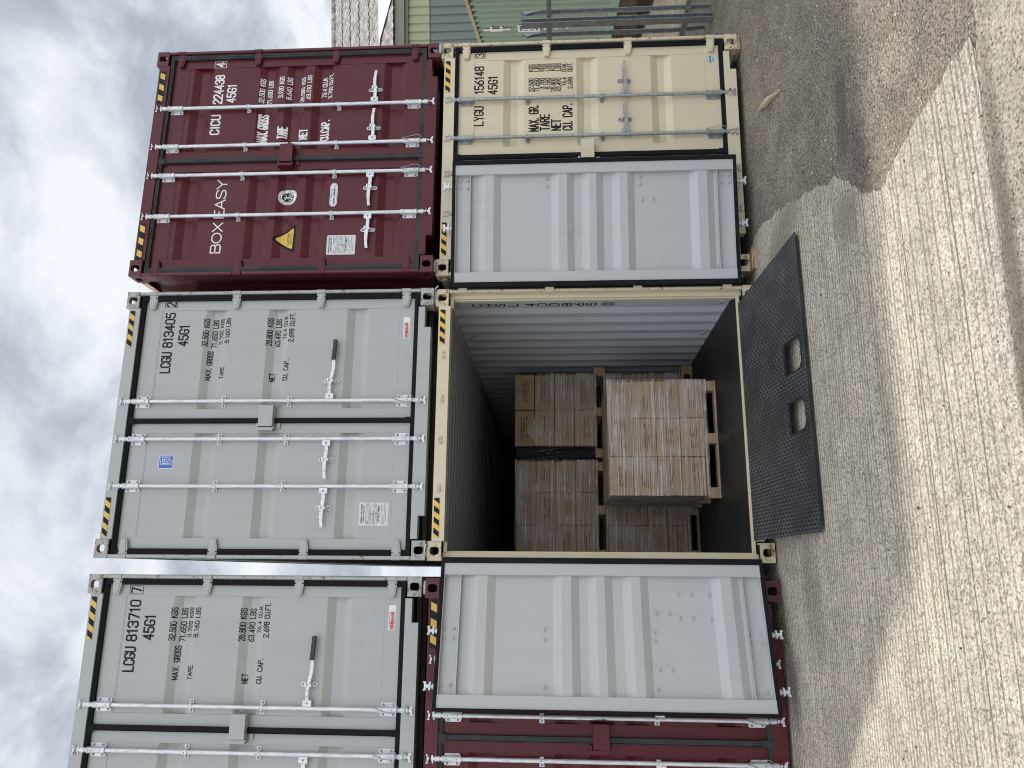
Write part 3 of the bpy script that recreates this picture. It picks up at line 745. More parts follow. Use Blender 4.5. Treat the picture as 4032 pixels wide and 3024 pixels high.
# ---------------------------------------------------------------- the six containers
def lines_of(entries, sw):
    rows = {}
    for e in entries: rows.setdefault((round(e[3], 3), e[4] > .08, e[1] > 1.8), []).append(e)
    out = []
    for k in rows:
        def f(b, P, es=rows[k]):
            for s, x0, x1, z, h in es: text(b, s, x0, x1, z, h, P, sw)
        out.append(('weight_line', f))
    return out
def std_text(num, dig, ribs):
    def f0(b, P): text(b, num[:4], 1.652, 1.842, 2.404, .098, P, .14); text(b, num[4:], 1.895, 2.222, 2.408, .098, P, .14)
    def f1(b, P): text(b, '45G1', 1.908, 2.102, 2.264, .098, P, .14)
    def f2(b, P): text(b, dig, 2.291, 2.325, 2.412, .096, P, .14); rect_outline(b, 2.276, 2.342, 2.401, 2.519, .005, P)
    E_ = (('MAX.', 1.587, 1.700, 2.031, .052), ('GROSS', 1.728, 1.855, 2.028, .052), ('32.500', 1.901, 2.05, 2.083, .052), ('KGS', 2.085, 2.165, 2.083, .052),
            ('71.650', 1.892, 2.05, 2.004, .052), ('LBS', 2.083, 2.160, 2.004, .052), ('TARE', 1.594, 1.703, 1.900, .046), ('3.700', 1.927, 2.055, 1.948, .040), ('KGS', 2.087, 2.166, 1.948, .040),
            ('8.160', 1.930, 2.060, 1.879, .046), ('LBS', 2.088, 2.167, 1.879, .046), ('NET', 1.569, 1.642, 1.432, .052), ('28.800', 1.904, 2.05, 1.482, .052), ('KGS', 2.083, 2.165, 1.482, .052),
            ('63.490', 1.899, 2.05, 1.409, .052), ('LBS', 2.083, 2.161, 1.409, .052), ('CU.', 1.573, 1.636, 1.306, .052), ('CAP.', 1.668, 1.767, 1.304, .052), ('76.4', 1.969, 2.062, 1.348, .042), ('CU.M.', 2.092, 2.192, 1.345, .042),
            ('2.698', 1.937, 2.058, 1.275, .050), ('CU.FT.', 2.088, 2.213, 1.275, .050))
    return [('serial_number', f0), ('size_code', f1), ('check_digit', f2)] + lines_of(E_, .135)
def poly_mark(b, P, pts, k=0, mi=0):
    """filled convex mark laid on the door, cut into horizontal strips so it follows the channels"""
    zs = [p[1] for p in pts]; z0, z1 = min(zs), max(zs); n = max(1, int((z1-z0)/.008)); rows = []
    for i in range(n+1):
        z = z0+(z1-z0)*i/n; z = min(max(z, z0+1e-6), z1-1e-6); xs = []
        for q in range(len(pts)):
            (xa, za), (xb, zb) = pts[q-1], pts[q]
            if (za-z)*(zb-z) < 0: xs.append(xa+(xb-xa)*(z-za)/(zb-za))
        if len(xs) >= 2: rows.append((min(xs), max(xs), z))
    vs = []
    for a, c, z in rows: vs += [P(a, z, k), P(c, z, k)]
    b.add(vs, [(2*i, 2*i+1, 2*i+3, 2*i+2) for i in range(len(rows)-1)], mi)
def ellipse(cx_, cz, a, c, n=40, e=2.0):
    out = []
    for i in range(n):
        t = 2*math.pi*i/n; x, y = math.cos(t), math.sin(t); r = (abs(x)**e+abs(y)**e)**(-1/e)
        out.append((cx_+a*x*r, cz+c*y*r))
    return out
def info_plate(x0, x1, z0, z1, seed):
    rnd = random.Random(seed); w_, h_ = x1-x0, z1-z0
    def f(b, P):
        poly_mark(b, P, [(x0, z0+.008), (x0+.008, z0), (x1-.008, z0), (x1, z0+.008), (x1, z1-.008), (x1-.008, z1), (x0+.008, z1), (x0, z1-.008)], 0, 0)
        t = lambda s, fx0, fx1, fz, h: text(b, s, x0+w_*fx0, x0+w_*fx1, z1-h_*fz, h, lambda x, z, k: P(x, z, k+3), .16, mi=1)
        t('APPROVED', .10, .42, .11, .012); t('FOR', .47, .58, .11, .012); t('TRANSPORT', .62, .93, .11, .012)
        t('UNDER', .16, .36, .18, .012); t('CUSTOMS', .41, .68, .18, .012); t('SEAL', .73, .87, .18, .012)
        t('CSC', .18, .30, .70, .013); t('SAFETY', .34, .56, .70, .013); t('APPROVAL', .60, .86, .70, .013)
        for zz_ in (.33, .36, .52, .64): ribbon(b, [(x0+w_*.04, z1-h_*zz_), (x1-w_*.04, z1-h_*zz_)], .0015, lambda x, z, k: P(x, z, k+3), 0, 1)
        ribbon(b, [(x0+w_*.52, z1-h_*.36), (x0+w_*.52, z1-h_*.64)], .0015, lambda x, z, k: P(x, z, k+4), 0, 1)
        for i in range(13):
            zz_ = (.23, .27, .30, .40, .43, .47, .50, .56, .60, .76, .81, .86, .91)[i]; x = x0+w_*.07
            while x < x1-w_*.12:
                l = rnd.uniform(.010, .035); 
                if rnd.random() < .78: ribbon(b, [(x, z1-h_*zz_), (min(x+l, x1-.008), z1-h_*zz_)], .0028, lambda x_, z, k: P(x_, z, k+5), 0, 2)
                x += l+.005
    return f
def singamas(x0, x1, z0, z1):
    def f(b, P):
        poly_mark(b, P, [(x0, z0), (x1, z0), (x1, z1), (x0, z1)], 0, 0)
        Q = lambda x, z, k: P(x, z, k+3)
        text(b, 'SINGAMAS', x0+.008, x0+(x1-x0)*.72, z0+.015, .029, Q, .24, mi=1)
        ribbon(b, [(x0+.006, z0+.008), (x0+(x1-x0)*.73, z0+.008)], .0025, Q, 0, 2); ribbon(b, [(x0+.006, z1-.008), (x0+(x1-x0)*.73, z1-.008)], .0025, Q, 0, 2)
    return f
def cfg_(rods, hz, tip, ret, both, clamps, stripes, three=False, dull=False, seal=(), longh=(), **k):
    d = dict(rods={1: [(x, 1) for x in rods if x > 1.219], -1: [(x, -1) for x in rods if x < 1.219]}, hz=hz, tip=tip, ret=ret, both=both, clamps=clamps,
             stripes=stripes, three=three, dull=dull, seal={x: True for x in seal}, longhandle={x: True for x in longh}); d.update(k); return d
ST = [(.179, .521, 1), (1.900, 2.251, 1)]
tops = 'containers of the upper row'; bots = 'containers of the lower row'
# grey one over the open one
t1, c1 = make_container('shipping_container', 'pale grey container stacked on the open cream one, blue sticker on its left door', (.0030, -.014, H_+.02-.0038-.006), -.0075, 'grey', R3,
    cfg_([1.386, 1.041, .622], .911, .353, .184, True, (1.892, 1.284), ST, seal=(1.386,), longh=(1.386,), dull=True), group=tops)
for nm_, f_ in std_text('LCGU813405', '2', R3): lettering(c1, 1, nm_, f_, M['black'], ribs=R3)
lettering(c1, 1, 'maker_sticker', singamas(1.957, 2.156, .208, .267), [M['white'], M['red'], M['black']], ribs=R3)
def lr(b, P):
    x0, x1, z0, z1 = .774, .889, 2.275, 2.411; Q = lambda x, z, k: P(x, z, k+4)
    poly_mark(b, P, [(x0, z0), (x1, z0), (x1, z1), (x0, z1)], 0, 0); poly_mark(b, lambda x, z, k: P(x, z, 2), [(x0+.005, z0+.005), (x1-.005, z0+.005), (x1-.005, z1-.005), (x0+.005, z1-.005)], 0, 1)
    rect_outline(b, x0+.034, x1-.018, z0+.052, z1-.018, .0035, Q)
    ribbon(b, [(x0+.046, z1-.034), (x0+.046, z0+.066), (x0+.066, z0+.066)], .0055, Q, 0)
    ribbon(b, [(x0+.060, z0+.084), (x0+.060, z1-.034), (x0+.080, z1-.034), (x0+.086, z1-.044), (x0+.080, z1-.056), (x0+.062, z1-.056)], .0055, Q, 1); ribbon(b, [(x0+.072, z1-.056), (x0+.088, z0+.066)], .0055, Q, 2)
    text(b, 'CERTIFIED', x0+.034, x1-.018, z0+.036, .009, Q, .18)
    for i in range(3): text(b, 'CONTAINER', x0+.034, x0+.086-.008*i, z0+.026-.009*i, .006, Q, .2)
lettering(c1, -1, 'certificate_sticker', lr, [M['white'], M['blue']], ribs=R3)
lettering(c1, -1, 'data_plate', info_plate(.284, .482, .329, .583, 3), [M['paper'], M['black'], M['greyink']], ribs=R3)
# grey one at the far left
t0, c0 = make_container('shipping_container', 'pale grey container of the upper row above the maroon one, cut by the photo edge', (-W_-.1-.0325, .0111, H_+.02+.0197-.006), 0, 'grey', R3,
    cfg_([1.386, 1.039, .622], .912, .353, .184, True, (1.894, 1.292), ST, seal=(1.386, 1.039), longh=(1.386,), dull=True), group=tops)
for nm_, f_ in std_text('LCGU813710', '7', R3): lettering(c0, 1, nm_, f_, M['black'], ribs=R3)
lettering(c0, 1, 'maker_sticker', singamas(2.005, 2.206, .208, .267), [M['white'], M['red'], M['black']], ribs=R3)
# maroon one at the upper right
t2, c2 = make_container('shipping_container', 'maroon container with white lettering and a yellow warning triangle, stacked on the closed cream one', (W_+.16, -.0416, H_+.02+.0144-.006), -.0024, 'maroon', R5,
    cfg_([1.785, 1.36, 1.045, .611], .636, .364, .165, False, (1.901, .991), [(.160, .543, 1), (1.840, 2.212, 1)], True, True, seal=(1.36, 1.045)), group=tops)
T2E = (('CICU', 1.481, 1.690, 2.166, .100), ('224438', 1.826, 2.143, 2.169, .100), ('45G1', 1.836, 2.033, 2.036, .098), ('MAX.', 1.398, 1.520, 1.690, .100), ('GROSS', 1.545, 1.696, 1.692, .100), ('32.500', 1.831, 1.985, 1.753, .050), ('KGS', 2.020, 2.097, 1.753, .050),
        ('71.650', 1.824, 1.980, 1.677, .050), ('LBS', 2.010, 2.084, 1.677, .050), ('TARE', 1.420, 1.542, 1.486, .098), ('3.920', 1.872, 1.995, 1.555, .052), ('KGS', 2.030, 2.106, 1.555, .052), ('8.640', 1.859, 1.990, 1.477, .050), ('LBS', 2.028, 2.103, 1.477, .050),
        ('NET', 1.406, 1.511, 1.278, .094), ('28.580', 1.828, 1.985, 1.340, .046), ('KGS', 2.022, 2.099, 1.340, .046), ('63.010', 1.847, 2.0, 1.275, .046), ('LBS', 2.035, 2.112, 1.275, .046), ('CU.', 1.400, 1.478, 1.068, .094), ('CAP.', 1.492, 1.616, 1.068, .094),
        ('76.4', 1.883, 1.975, 1.125, .050), ('CU.M.', 2.0, 2.107, 1.125, .050), ('2.700', 1.866, 1.985, 1.063, .046), ('CU.FT.', 2.015, 2.141, 1.063, .046))
def t2d(b, P):
    text(b, '4', 2.246, 2.288, 2.180, .094, P, .16); rect_outline(b, 2.231, 2.302, 2.166, 2.288, .004, P)
for nm_, f_ in lines_of(T2E, .15): lettering(c2, 1, nm_, f_, M['white'], ribs=R5)
lettering(c2, 1, 'check_digit', t2d, M['white'], ribs=R5)
def boxeasy(b, P):
    un = .098; x = .222
    for s in ('BOX', 'EASY'):
        wd = {'B': .082, 'O': .100, 'X': .086, 'E': .074, 'A': .094, 'S': .082, 'Y': .092}
        for ch in s:
            g = {'O': [[(.5+.5*math.sin(t*math.pi/12), .5+.5*math.cos(t*math.pi/12)) for t in range(25)]]}.get(ch, G[ch])
            for k, st in enumerate(g): ribbon(b, [(x+px*wd[ch], 2.033+py*.092) for px, py in st], .0115, P, k)
            x += wd[ch]+.019
        x += .034
lettering(c2, -1, 'owner_name', boxeasy, M['white'], ribs=R5)
def bv(b, P):
    cx_, cz = .797, 1.428; Q = lambda d: (lambda x, z, k: P(x, z, k+d))
    poly_mark(b, P, ellipse(cx_, cz, .078, .094, 44, 2.3), 0, 0)
    e1 = ellipse(cx_, cz, .071, .087, 44, 2.3); ribbon(b, e1+[e1[0]], .0022, Q(3), 0, 1)
    poly_mark(b, Q(3), ellipse(cx_, cz, .046, .060, 40, 2.3), 0, 1)
    # letters round the rim
    s = 'BUREAU VERITAS 1828'; n = len(s)
    for i, ch in enumerate(s):
        if ch not in G: continue
        a = math.radians(222-264*i/(n-1)); rx, rz_ = .0585, .0735; ox, oz = cx_+rx*math.cos(a), cz+rz_*math.sin(a); h, wd = .013, .0085; ta = a-math.pi/2
        for st in G[ch]:
            pts = []
            for px, py in st:
                u, v = (px-.5)*wd, (py-.5)*h; pts.append((ox+u*math.cos(ta)-v*math.sin(ta), oz+u*math.sin(ta)+v*math.cos(ta)))
            ribbon(b, pts, .0021, Q(4), 0, 1, .02)
    # generic standing figure with shield and beam
    for pts, wd in (([(-.004, .018), (-.002, -.010), (-.016, -.048)], .009), ([(-.002, -.010), (.014, -.030), (.012, -.050)], .008), ([(-.004, .014), (-.022, .026), (-.030, .046)], .005), ([(-.002, .014), (.018, .020), (.022, .036)], .005),
                    ([(-.032, -.006), (.032, -.006)], .003), ([(.020, -.012), (.034, -.020), (.032, -.040), (.022, -.044)], .005), ([(-.034, -.020), (-.026, -.036)], .008), ([(-.006, .030), (-.003, .036)], .011)):
        ribbon(b, [(cx_+x, cz+z) for x, z in pts], wd, Q(5), 0, 0)
lettering(c2, -1, 'round_certificate_sticker', bv, [M['white'], M['black']], ribs=R5)
def pill(b, P):
    cx_, cz, a, c = .800, .976, .124, .036; Q = lambda d: (lambda x, z, k: P(x, z, k+d))
    def stad(a, c): return [(cx_+(a-c)*(1 if math.cos(t) > 0 else -1)+c*math.cos(t), cz+c*math.sin(t)) for t in [2*math.pi*(i+.5)/32 for i in range(32)]]
    poly_mark(b, P, stad(a, c), 0, 0); e = stad(a-.007, c-.007); ribbon(b, e+[e[0]], .0022, Q(3), 0, 1)
    for s, x0, x1 in (('FOR', .765, .785), ('REPAIR', .791, .833), ('USE', .839, .860)): text(b, s, x0, x1, .990, .008, Q(4), .2, mi=1)
    for s, x0, x1, h in (('CORTEN', .700, .765, .017), ('OR', .772, .784, .009), ('EQUIVALENT', .792, .872, .017), ('ONLY', .878, .900, .009)): text(b, s, x0, x1, .962, h, Q(4), .22, mi=1)
lettering(c2, -1, 'repair_notice', pill, [M['white'], simple('blue_ink', (.03, .05, .13), .5)], ribs=R5)
def tri(b, P):
    A, B, C = (.358, 1.545), (.490, 1.322), (.224, 1.326); Q = lambda d: (lambda x, z, k: P(x, z, k+d))
    def rt(f):
        gx, gz = .358, 1.398; out = []
        pts = [(gx+(x-gx)*f, gz+(z-gz)*f) for x, z in (A, B, C)]
        for i in range(3):
            p, a_, c_ = Vector(pts[i]), Vector(pts[i-1]), Vector(pts[(i+1) % 3]); d = .035
            q1 = p+(a_-p).normalized()*d; q2 = p+(c_-p).normalized()*d
            for k in range(5):
                t = k/4; out.append(tuple((q1*(1-t)**2+p*2*t*(1-t)+q2*t*t)))
        return out
    poly_mark(b, P, rt(1.12), 0, 0); poly_mark(b, Q(3), rt(.86), 0, 1)
    text(b, 'SUPER', .300, .414, 1.382, .020, Q(5), .16, mi=0); text(b, 'HEAVY', .296, .418, 1.352, .020, Q(5), .16, mi=0)
lettering(c2, -1, 'warning_triangle', tri, [M['black'], M['yellow_dull']], ribs=R5)
lettering(c2, -1, 'data_plate', info_plate(.183, .380, .737, 1.010, 5), [M['paper'], M['black'], M['greyink']], ribs=R5)
# hazard stripes on the sides of the two right-hand containers
for root_, zt, dul in ((t2, 2.805, True),):
    b = MB(); b.add([(-.0015, .19, zt), (-.0015, .62, zt), (-.0015, .62, zt+.05), (-.0015, .19, zt+.05)], [(0, 1, 2, 3)], 1)
    for i in range(3):
        y = .21+i*.14; b.add([(-.003, y, zt), (-.003, y+.07, zt), (-.003, y+.05, zt+.05), (-.003, y-.02, zt+.05)], [(0, 1, 2, 3)], 0)
    b.build('hazard_stripes', [M['yellow_dull'], M['cream_edge']], root_)
# closed cream one
b2, cb2 = make_container('shipping_container', 'closed cream container at the lower right, half covered by its neighbour\'s open door', (W_+.1614, .0655, .0187-.004), -.0437, 'cream', R3b,
    cfg_([1.815, 1.403, 1.03, .62], 1.095, .370, .175, False, (2.037, 1.314), [(.195, .530, 1), (1.895, 2.238, 1)], seal=(1.403,), rod='galv_dull'), group=bots)
B2E = (('LYGU', 1.529, 1.729, 2.465, .096), ('156148', 1.875, 2.164, 2.466, .096), ('45G1', 1.863, 2.054, 2.331, .097), ('MAX.', 1.454, 1.590, 1.929, .098), ('GR.', 1.640, 1.727, 1.929, .098), ('TARE', 1.460, 1.626, 1.823, .098), ('NET', 1.459, 1.569, 1.713, .098),
        ('CU.', 1.458, 1.548, 1.602, .098), ('CAP.', 1.598, 1.736, 1.602, .098), ('32.500', 1.877, 2.017, 1.978, .050), ('KGS', 2.097, 2.172, 1.978, .050), ('71.650', 1.875, 2.017, 1.924, .050), ('LBS', 2.097, 2.172, 1.924, .050), ('3.700', 1.903, 2.017, 1.872, .050), ('KGS', 2.097, 2.172, 1.872, .050),
        ('8.160', 1.903, 2.017, 1.818, .050), ('LBS', 2.099, 2.175, 1.818, .050), ('28.800', 1.875, 2.017, 1.763, .050), ('KGS', 2.099, 2.175, 1.763, .050), ('63.490', 1.875, 2.017, 1.709, .050), ('LBS', 2.099, 2.175, 1.709, .050), ('76.4', 1.931, 2.020, 1.656, .050), ('CU.M.', 2.086, 2.172, 1.656, .050),
        ('2.698', 1.901, 2.018, 1.597, .050), ('CU.FT.', 2.086, 2.179, 1.597, .050))
def b2d(b, P):
    text(b, '3', 2.270, 2.306, 2.466, .090, P, .125); rect_outline(b, 2.255, 2.320, 2.456, 2.567, .004, P)
for nm_, f_ in lines_of(B2E, .135): lettering(cb2, 1, nm_, f_, M['black'], ribs=R3b)
lettering(cb2, 1, 'check_digit', b2d, M['black'], ribs=R3b)
def dfic(b, P):
    cx_, cz = 2.167, .262; Q = lambda d: (lambda x, z, k: P(x, z, k+d))
    poly_mark(b, P, ellipse(cx_, cz, .036, .036), 0, 0); poly_mark(b, Q(2), [(cx_-.032, cz+.004), (cx_+.028, cz+.004), (cx_+.020, cz+.026), (cx_-.022, cz+.026)], 0, 1)
    poly_mark(b, Q(2), [(cx_-.030, cz-.018), (cx_+.030, cz-.018), (cx_+.034, cz-.008), (cx_-.034, cz-.008)], 0, 1)
    text(b, 'DFIC', cx_-.030, cx_+.032, cz-.008, .018, Q(4), .24, mi=2)
lettering(cb2, 1, 'round_sticker', dfic, [simple('sky_blue_film', (.09, .38, .55), .4), simple('pale_film', (.55, .66, .70), .4), M['black']], ribs=R3b)
# maroon one at the lower left
b0, cb0 = make_container('shipping_container', 'maroon container at the lower left, half hidden by an open grey-lined door', (-W_-.1428, -.048, -.0051-.004), 0, 'maroon', R5,
    cfg_([1.80, 1.375, 1.055, .62], 1.0, .364, .165, False, (1.929, 1.020), [(.160, .543, 1), (1.881, 2.267, 1)], True, True, seal=(1.055, 1.375)), group=bots)
# the open one
BL = [(.523, 2.700), (.523, 2.629), (.596, 2.700), (.596, 2.629), (.945, 2.706), (.945, 2.633), (1.018, 2.705), (1.018, 2.632), (.524, 1.904), (.598, 1.903), (.949, 1.902), (1.019, 1.902),
      (.385, 1.012), (.384, .915), (.233, .83), (.232, .727), (.238, .587), (.423, .833), (.422, .732), (.428, .59), (.529, 1.036), (.602, 1.038), (.809, 1.016), (.81, .921), (.953, 1.038), (1.026, 1.04), (.537, .29), (.536, .22), (.611, .29), (.61, .22), (.962, .29), (.961, .223), (1.033, .29), (1.031, .223)]
BR = [(.997, 2.683), (.997, 2.612), (.924, 2.683), (.924, 2.612), (.997, 1.875), (.924, 1.875), (1.0, 1.014), (.926, 1.014), (.78, .998), (.78, .90), (1.002, .274), (1.0, .202), (.928, .274), (.927, .204)]
b1, cb1 = make_container('shipping_container', 'open cream container with both doors swung back, palletised cartons inside', (0, 0, -.006), 0, 'cream', R5,
    cfg_([1.403, 1.81, 1.03, .61], 1.0, .36, .17, False, (1.91, 1.05), [(.195, .528, 1), (1.910, 2.240, 1)], seal=(1.03,)),
    opened={1: (R(5.53), .021, BR), -1: (R(14.16), -.005, BL)}, group=bots)
# number on the inside of the right wall, letters one under another
b = MB(); zt = 2.597
for ch, z in zip('CHSU400865', (2.497, 2.385, 2.277, 2.150, 1.990, 1.875, 1.760, 1.640, 1.525, 1.408)):
    xw = W_-.044-.0042
    text(b, ch, .150, .218, z, .100, lambda u, v, k, xw=xw: Vector((xw-.0003*k, .505-u, v)), .15)
text(b, '0', .160, .208, 1.252, .095, lambda u, v, k: Vector((xw-.0003*k, .505-u, v)), .15)
rect_outline(b, .146, .222, 1.237, 1.361, .005, lambda u, v, k: Vector((xw-.0006, .505-u, v)))
b.build('inside_lettering', M['black'], b1)
# lashing rings
for y, z, s in [(.30, .235, 1), (1.25, .235, 1), (2.2, .235, 1), (.30, 2.70, 1), (1.4, 2.70, 1), (2.5, 2.70, 1), (.3, .235, -1), (1.4, .235, -1)]:
    b = MB(); x = W_-.030 if s > 0 else .030
    b.tube([(x-s*.0, y-.05, z-.035), (x-s*.018, y-.045, z+.002), (x-s*.026, y-.02, z+.028), (x-s*.028, y+.012, z+.026), (x-s*.02, y+.04, z-.002), (x, y+.052, z-.035)], .0065, 8)
    b.build('lashing_ring', M['inner'], b1, smooth=True)
# spacers and levers between the two rows
for i, (x, y, z, lev) in enumerate([(2.36, -.02, H_-.006, 1), (.08, -.02, H_-.006, -1), (W_+.24, -.01, H_+.010, 0), (4.96, -.10, H_+.010, 0), (-.22, -.02, H_-.008, 0), (-2.46, -.02, H_-.008, 0)]):
    t = empty('twistlock', (x, y, z), 0, ('steel twistlock between the grey container and the right post of the open one' if i == 0 else 'steel twistlock between the grey container and the left post of the open one' if i == 1 else
        'steel twistlock under the left corner of the upper maroon container' if i == 2 else 'steel twistlock under the right corner of the upper maroon container' if i == 3 else 'steel twistlock at the right corner of the lower maroon container' if i == 4 else
        'steel twistlock at the left corner of the lower maroon container, beyond the frame'), 'twistlock', 'twistlocks joining the two rows')
    b = MB(); b.box(-.055, .055, .030, .16, .0008, .0175 if i < 2 else .024); b.build('lock_plate', M['galv_dull'], t)
    if lev:
        b = MB(); b.tube([(lev*.03, .05, .010), (lev*.055, .028, .012), (lev*.075, .0, .004), (lev*.100, -.004, -.022) if lev > 0 else (lev*.085, -.004, -.03)] if lev > 0 else [(-.02, .05, .01), (-.03, .02, .012), (.0, .0, .02), (.055, -.004, .012)], .0055, 8); b.build('lever', M['galv'], t, smooth=True)

# ---------------------------------------------------------------- timber packers and splinter
def m_wood(name, a, c, sc_=(3, 30, 30), rough=.75):
    m, nt, b = mat(name); tc = N(nt, 'ShaderNodeTexCoord'); mp = N(nt, 'ShaderNodeMapping'); mp.inputs['Scale'].default_value = sc_
    nt.links.new(tc.outputs['Object'], mp.inputs[0]); f = noise(nt, mp.outputs[0], 1.5, 6, .65, .4)
    nt.links.new(ramp(nt, f, [(.3, a), (.5, tuple((x+y)/2 for x, y in zip(a, c))), (.72, c)]), b.inputs['Base Color'])
    b.inputs['Roughness'].default_value = rough; bump(nt, f, .4, .003, b); return m
M['wood'] = m_wood('pallet_wood', (.20, .125, .065), (.46, .33, .20))
M['wood_d'] = m_wood('worn_timber', (.15, .095, .05), (.52, .40, .26))
rnd = random.Random(4)
t = empty('timber_packer', (W_+.1614, .03, GZ), -.02, 'stack of split wooden boards under the left foot of the closed cream container', 'timber packer')
for i, (x0, x1, z0, z1, dy) in enumerate([(-.01, .235, .001, .013, -.045), (.005, .205, .0135, .024, -.030), (-.015, .19, .0245, .0335, -.050)]):
    b = MB(); n = 7; vs = []
    for k in range(n+1):
        xx = x0+(x1-x0)*k/n; j = rnd.uniform(-.012, .012)
        vs += [(xx, dy+j, z0), (xx, .30, z0), (xx, .30, z1), (xx, dy+j*.6, z1)]
    fs = [(0, 3, 2, 1), (4*n, 4*n+1, 4*n+2, 4*n+3)]
    for k in range(n):
        a = 4*k
        fs += [(a+q, a+(q+1) % 4, a+4+(q+1) % 4, a+4+q) for q in range(4)]
    b.add(vs, fs); b.build('board', M['wood_d'], t)
b = MB(); b.box(0, .16, 0, .18, .001, .0305)
o = b.build('timber_packer', M['wood_d']); o.location = (W_+.1614+2.438-.170, -.030, GZ); tag(o, 'thin wooden shim under the right foot of the closed cream container', 'timber packer')
b = MB(); pts = [(0, 0, .010, .010), (.08, .008, .017, .013), (.24, -.006, .034, .022), (.42, .010, .036, .020), (.56, .004, .022, .013), (.655, .010, .006, .007)]; vs = []
for x, y, hw, h in pts: vs += [(x, y-hw, .001), (x, y+hw, .001), (x, y+hw*.8, h*1.6), (x, y-hw*.3, h*2.2)]
fs = [(0, 1, 2, 3), tuple(range(4*len(pts)-1, 4*len(pts)-5, -1))]
for i in range(len(pts)-1):
    a = 4*i; fs += [(a+q, a+4+q, a+4+(q+1) % 4, a+(q+1) % 4) for q in range(4)]
b.add(vs, fs); o = b.build('wood_splinter', m_wood('bleached_wood', (.36, .29, .18), (.80, .70, .50), (2, 50, 50)))
o.scale = (1, .55, 1); o.location = (3.679, -1.086, GZ-.002); o.rotation_euler = (0, 0, math.atan2(.624, .221)); tag(o, 'pale splintered stick lying on the tarmac in front of the closed container', 'stick')

# ---------------------------------------------------------------- loading plate
def m_plate():
    m, nt, b = mat('black_tread_plate'); tc = N(nt, 'ShaderNodeTexCoord'); oc = tc.outputs['Object']
    f = noise(nt, oc, 3.0, 5, .6)
    c = ramp(nt, f, [(.3, (.014, .015, .016)), (.6, (.024, .024, .024)), (.8, (.055, .050, .045))])
    sc2 = noise(nt, oc, 50, 4, .8); c = mixc(nt, math_(nt, 'MULTIPLY', math_(nt, 'GREATER_THAN', sc2, .74), .4), c, (.2, .18, .15))
    nt.links.new(c, b.inputs['Base Color']); b.inputs['Specular IOR Level'].default_value = .38
    nt.links.new(math_(nt, 'ADD', math_(nt, 'MULTIPLY', f, .35), .28), b.inputs['Roughness']); return m
M['tread'] = m_plate()
P0 = Vector((.176, -.020, .158)); PX = Vector((2.262, -.005, .158))-P0; PY = Vector((.184, -1.238, .006))-P0
LX, LY = PX.length, PY.length; ex, ey = PX.normalized(), PY.normalized(); ez = ey.cross(ex).normalized()
if ez.z < 0: ez = -ez
plate = empty('loading_plate', (0, 0, 0), 0, 'black steel tread plate with two hand holes sloping from the container sill to the ground', 'ramp plate')
def pw(u, v, h=0): return P0 + ex*u + ey*v + ez*h
def inv_uv(x, y):     # ground-plan point to plate coordinates
    t = Vector((x, y))-Vector((P0.x, P0.y)); A = Matrix(((ex.x, ey.x), (ex.y, ey.y))).inverted() @ t; return A
holes = []
for H in ([(1.600, -.880), (1.545, -1.140), (1.365, -1.150), (1.352, -.905)], [(1.140, -.900), (1.118, -1.145), (.925, -1.140), (.905, -.885)]):
    holes.append([inv_uv(x, y) for x, y in H])
import bmesh
def in_hole(u, v, pad=.0):
    for H in holes:
        us = [p.x for p in H]; vs_ = [p.y for p in H]
        if min(us)-pad < u < max(us)+pad and min(vs_)-pad < v < max(vs_)+pad: return True
    return False
# outline slightly skewed at the right end as in the photo
outline = [(0, 0), (LX, 0), (LX+.112, LY), (0, LY)]
b = MB()
def hole_poly(H, i):
    us = [p.x for p in H]; vs_ = [p.y for p in H]; u0_, u1_, v0_, v1_ = min(us), max(us), min(vs_), max(vs_)
    rnd = random.Random(i+20); q = [(u1_-.01, v0_+.02)]
    return [(u0_, v0_+.004), (u0_+.05, v0_+.010), (u0_+.09, v0_-.006), (u0_+.13, v0_+.012), (u1_-.03, v0_-.004), (u1_, v0_+.018), (u1_-.012, v1_-.03), (u1_-.045, v1_), (u0_+.05, v1_), (u0_+.012, v1_-.035)]
hp = [hole_poly(H, i) for i, H in enumerate(holes)]
bm = bmesh.new()
loops = [outline] + hp; es = []
for L in loops:
    vs = [bm.verts.new(pw(u, v, 0)) for u, v in L]; es += [bm.edges.new((vs[i], vs[(i+1) % len(vs)])) for i in range(len(vs))]
bmesh.ops.triangle_fill(bm, edges=es, use_beauty=True, use_dissolve=False)
bm.verts.ensure_lookup_table()
for f in list(bm.faces):      # triangle_fill may cover the holes: drop faces whose centre lies in one
    c = f.calc_center_median(); t_ = c-P0; u, v = t_.dot(ex), t_.dot(ey)
    for H in hp:
        ins = False
        for i in range(len(H)):
            (xa, ya), (xb, yb) = H[i-1], H[i]
            if (ya > v) != (yb > v) and u < (xb-xa)*(v-ya)/(yb-ya)+xa: ins = not ins
        if ins: bm.faces.remove(f); break
for f in bm.faces:
    if f.normal.dot(ez) < 0: f.normal_flip()
g = bmesh.ops.extrude_face_region(bm, geom=bm.faces[:]); 
for v in [e for e in g['geom'] if isinstance(e, bmesh.types.BMVert)]: v.co += ez*.006
me = bpy.data.meshes.new('steel_sheet'); bmesh.ops.recalc_face_normals(bm, faces=bm.faces); bm.to_mesh(me); bm.free(); me.materials.append(M['tread'])
o = bpy.data.objects.new('steel_sheet', me); col.objects.link(o); o.parent = plate
b = MB(); pc = .0285; top = .0062
ni, nj = int((LX+.15)/pc), int(LY/pc)
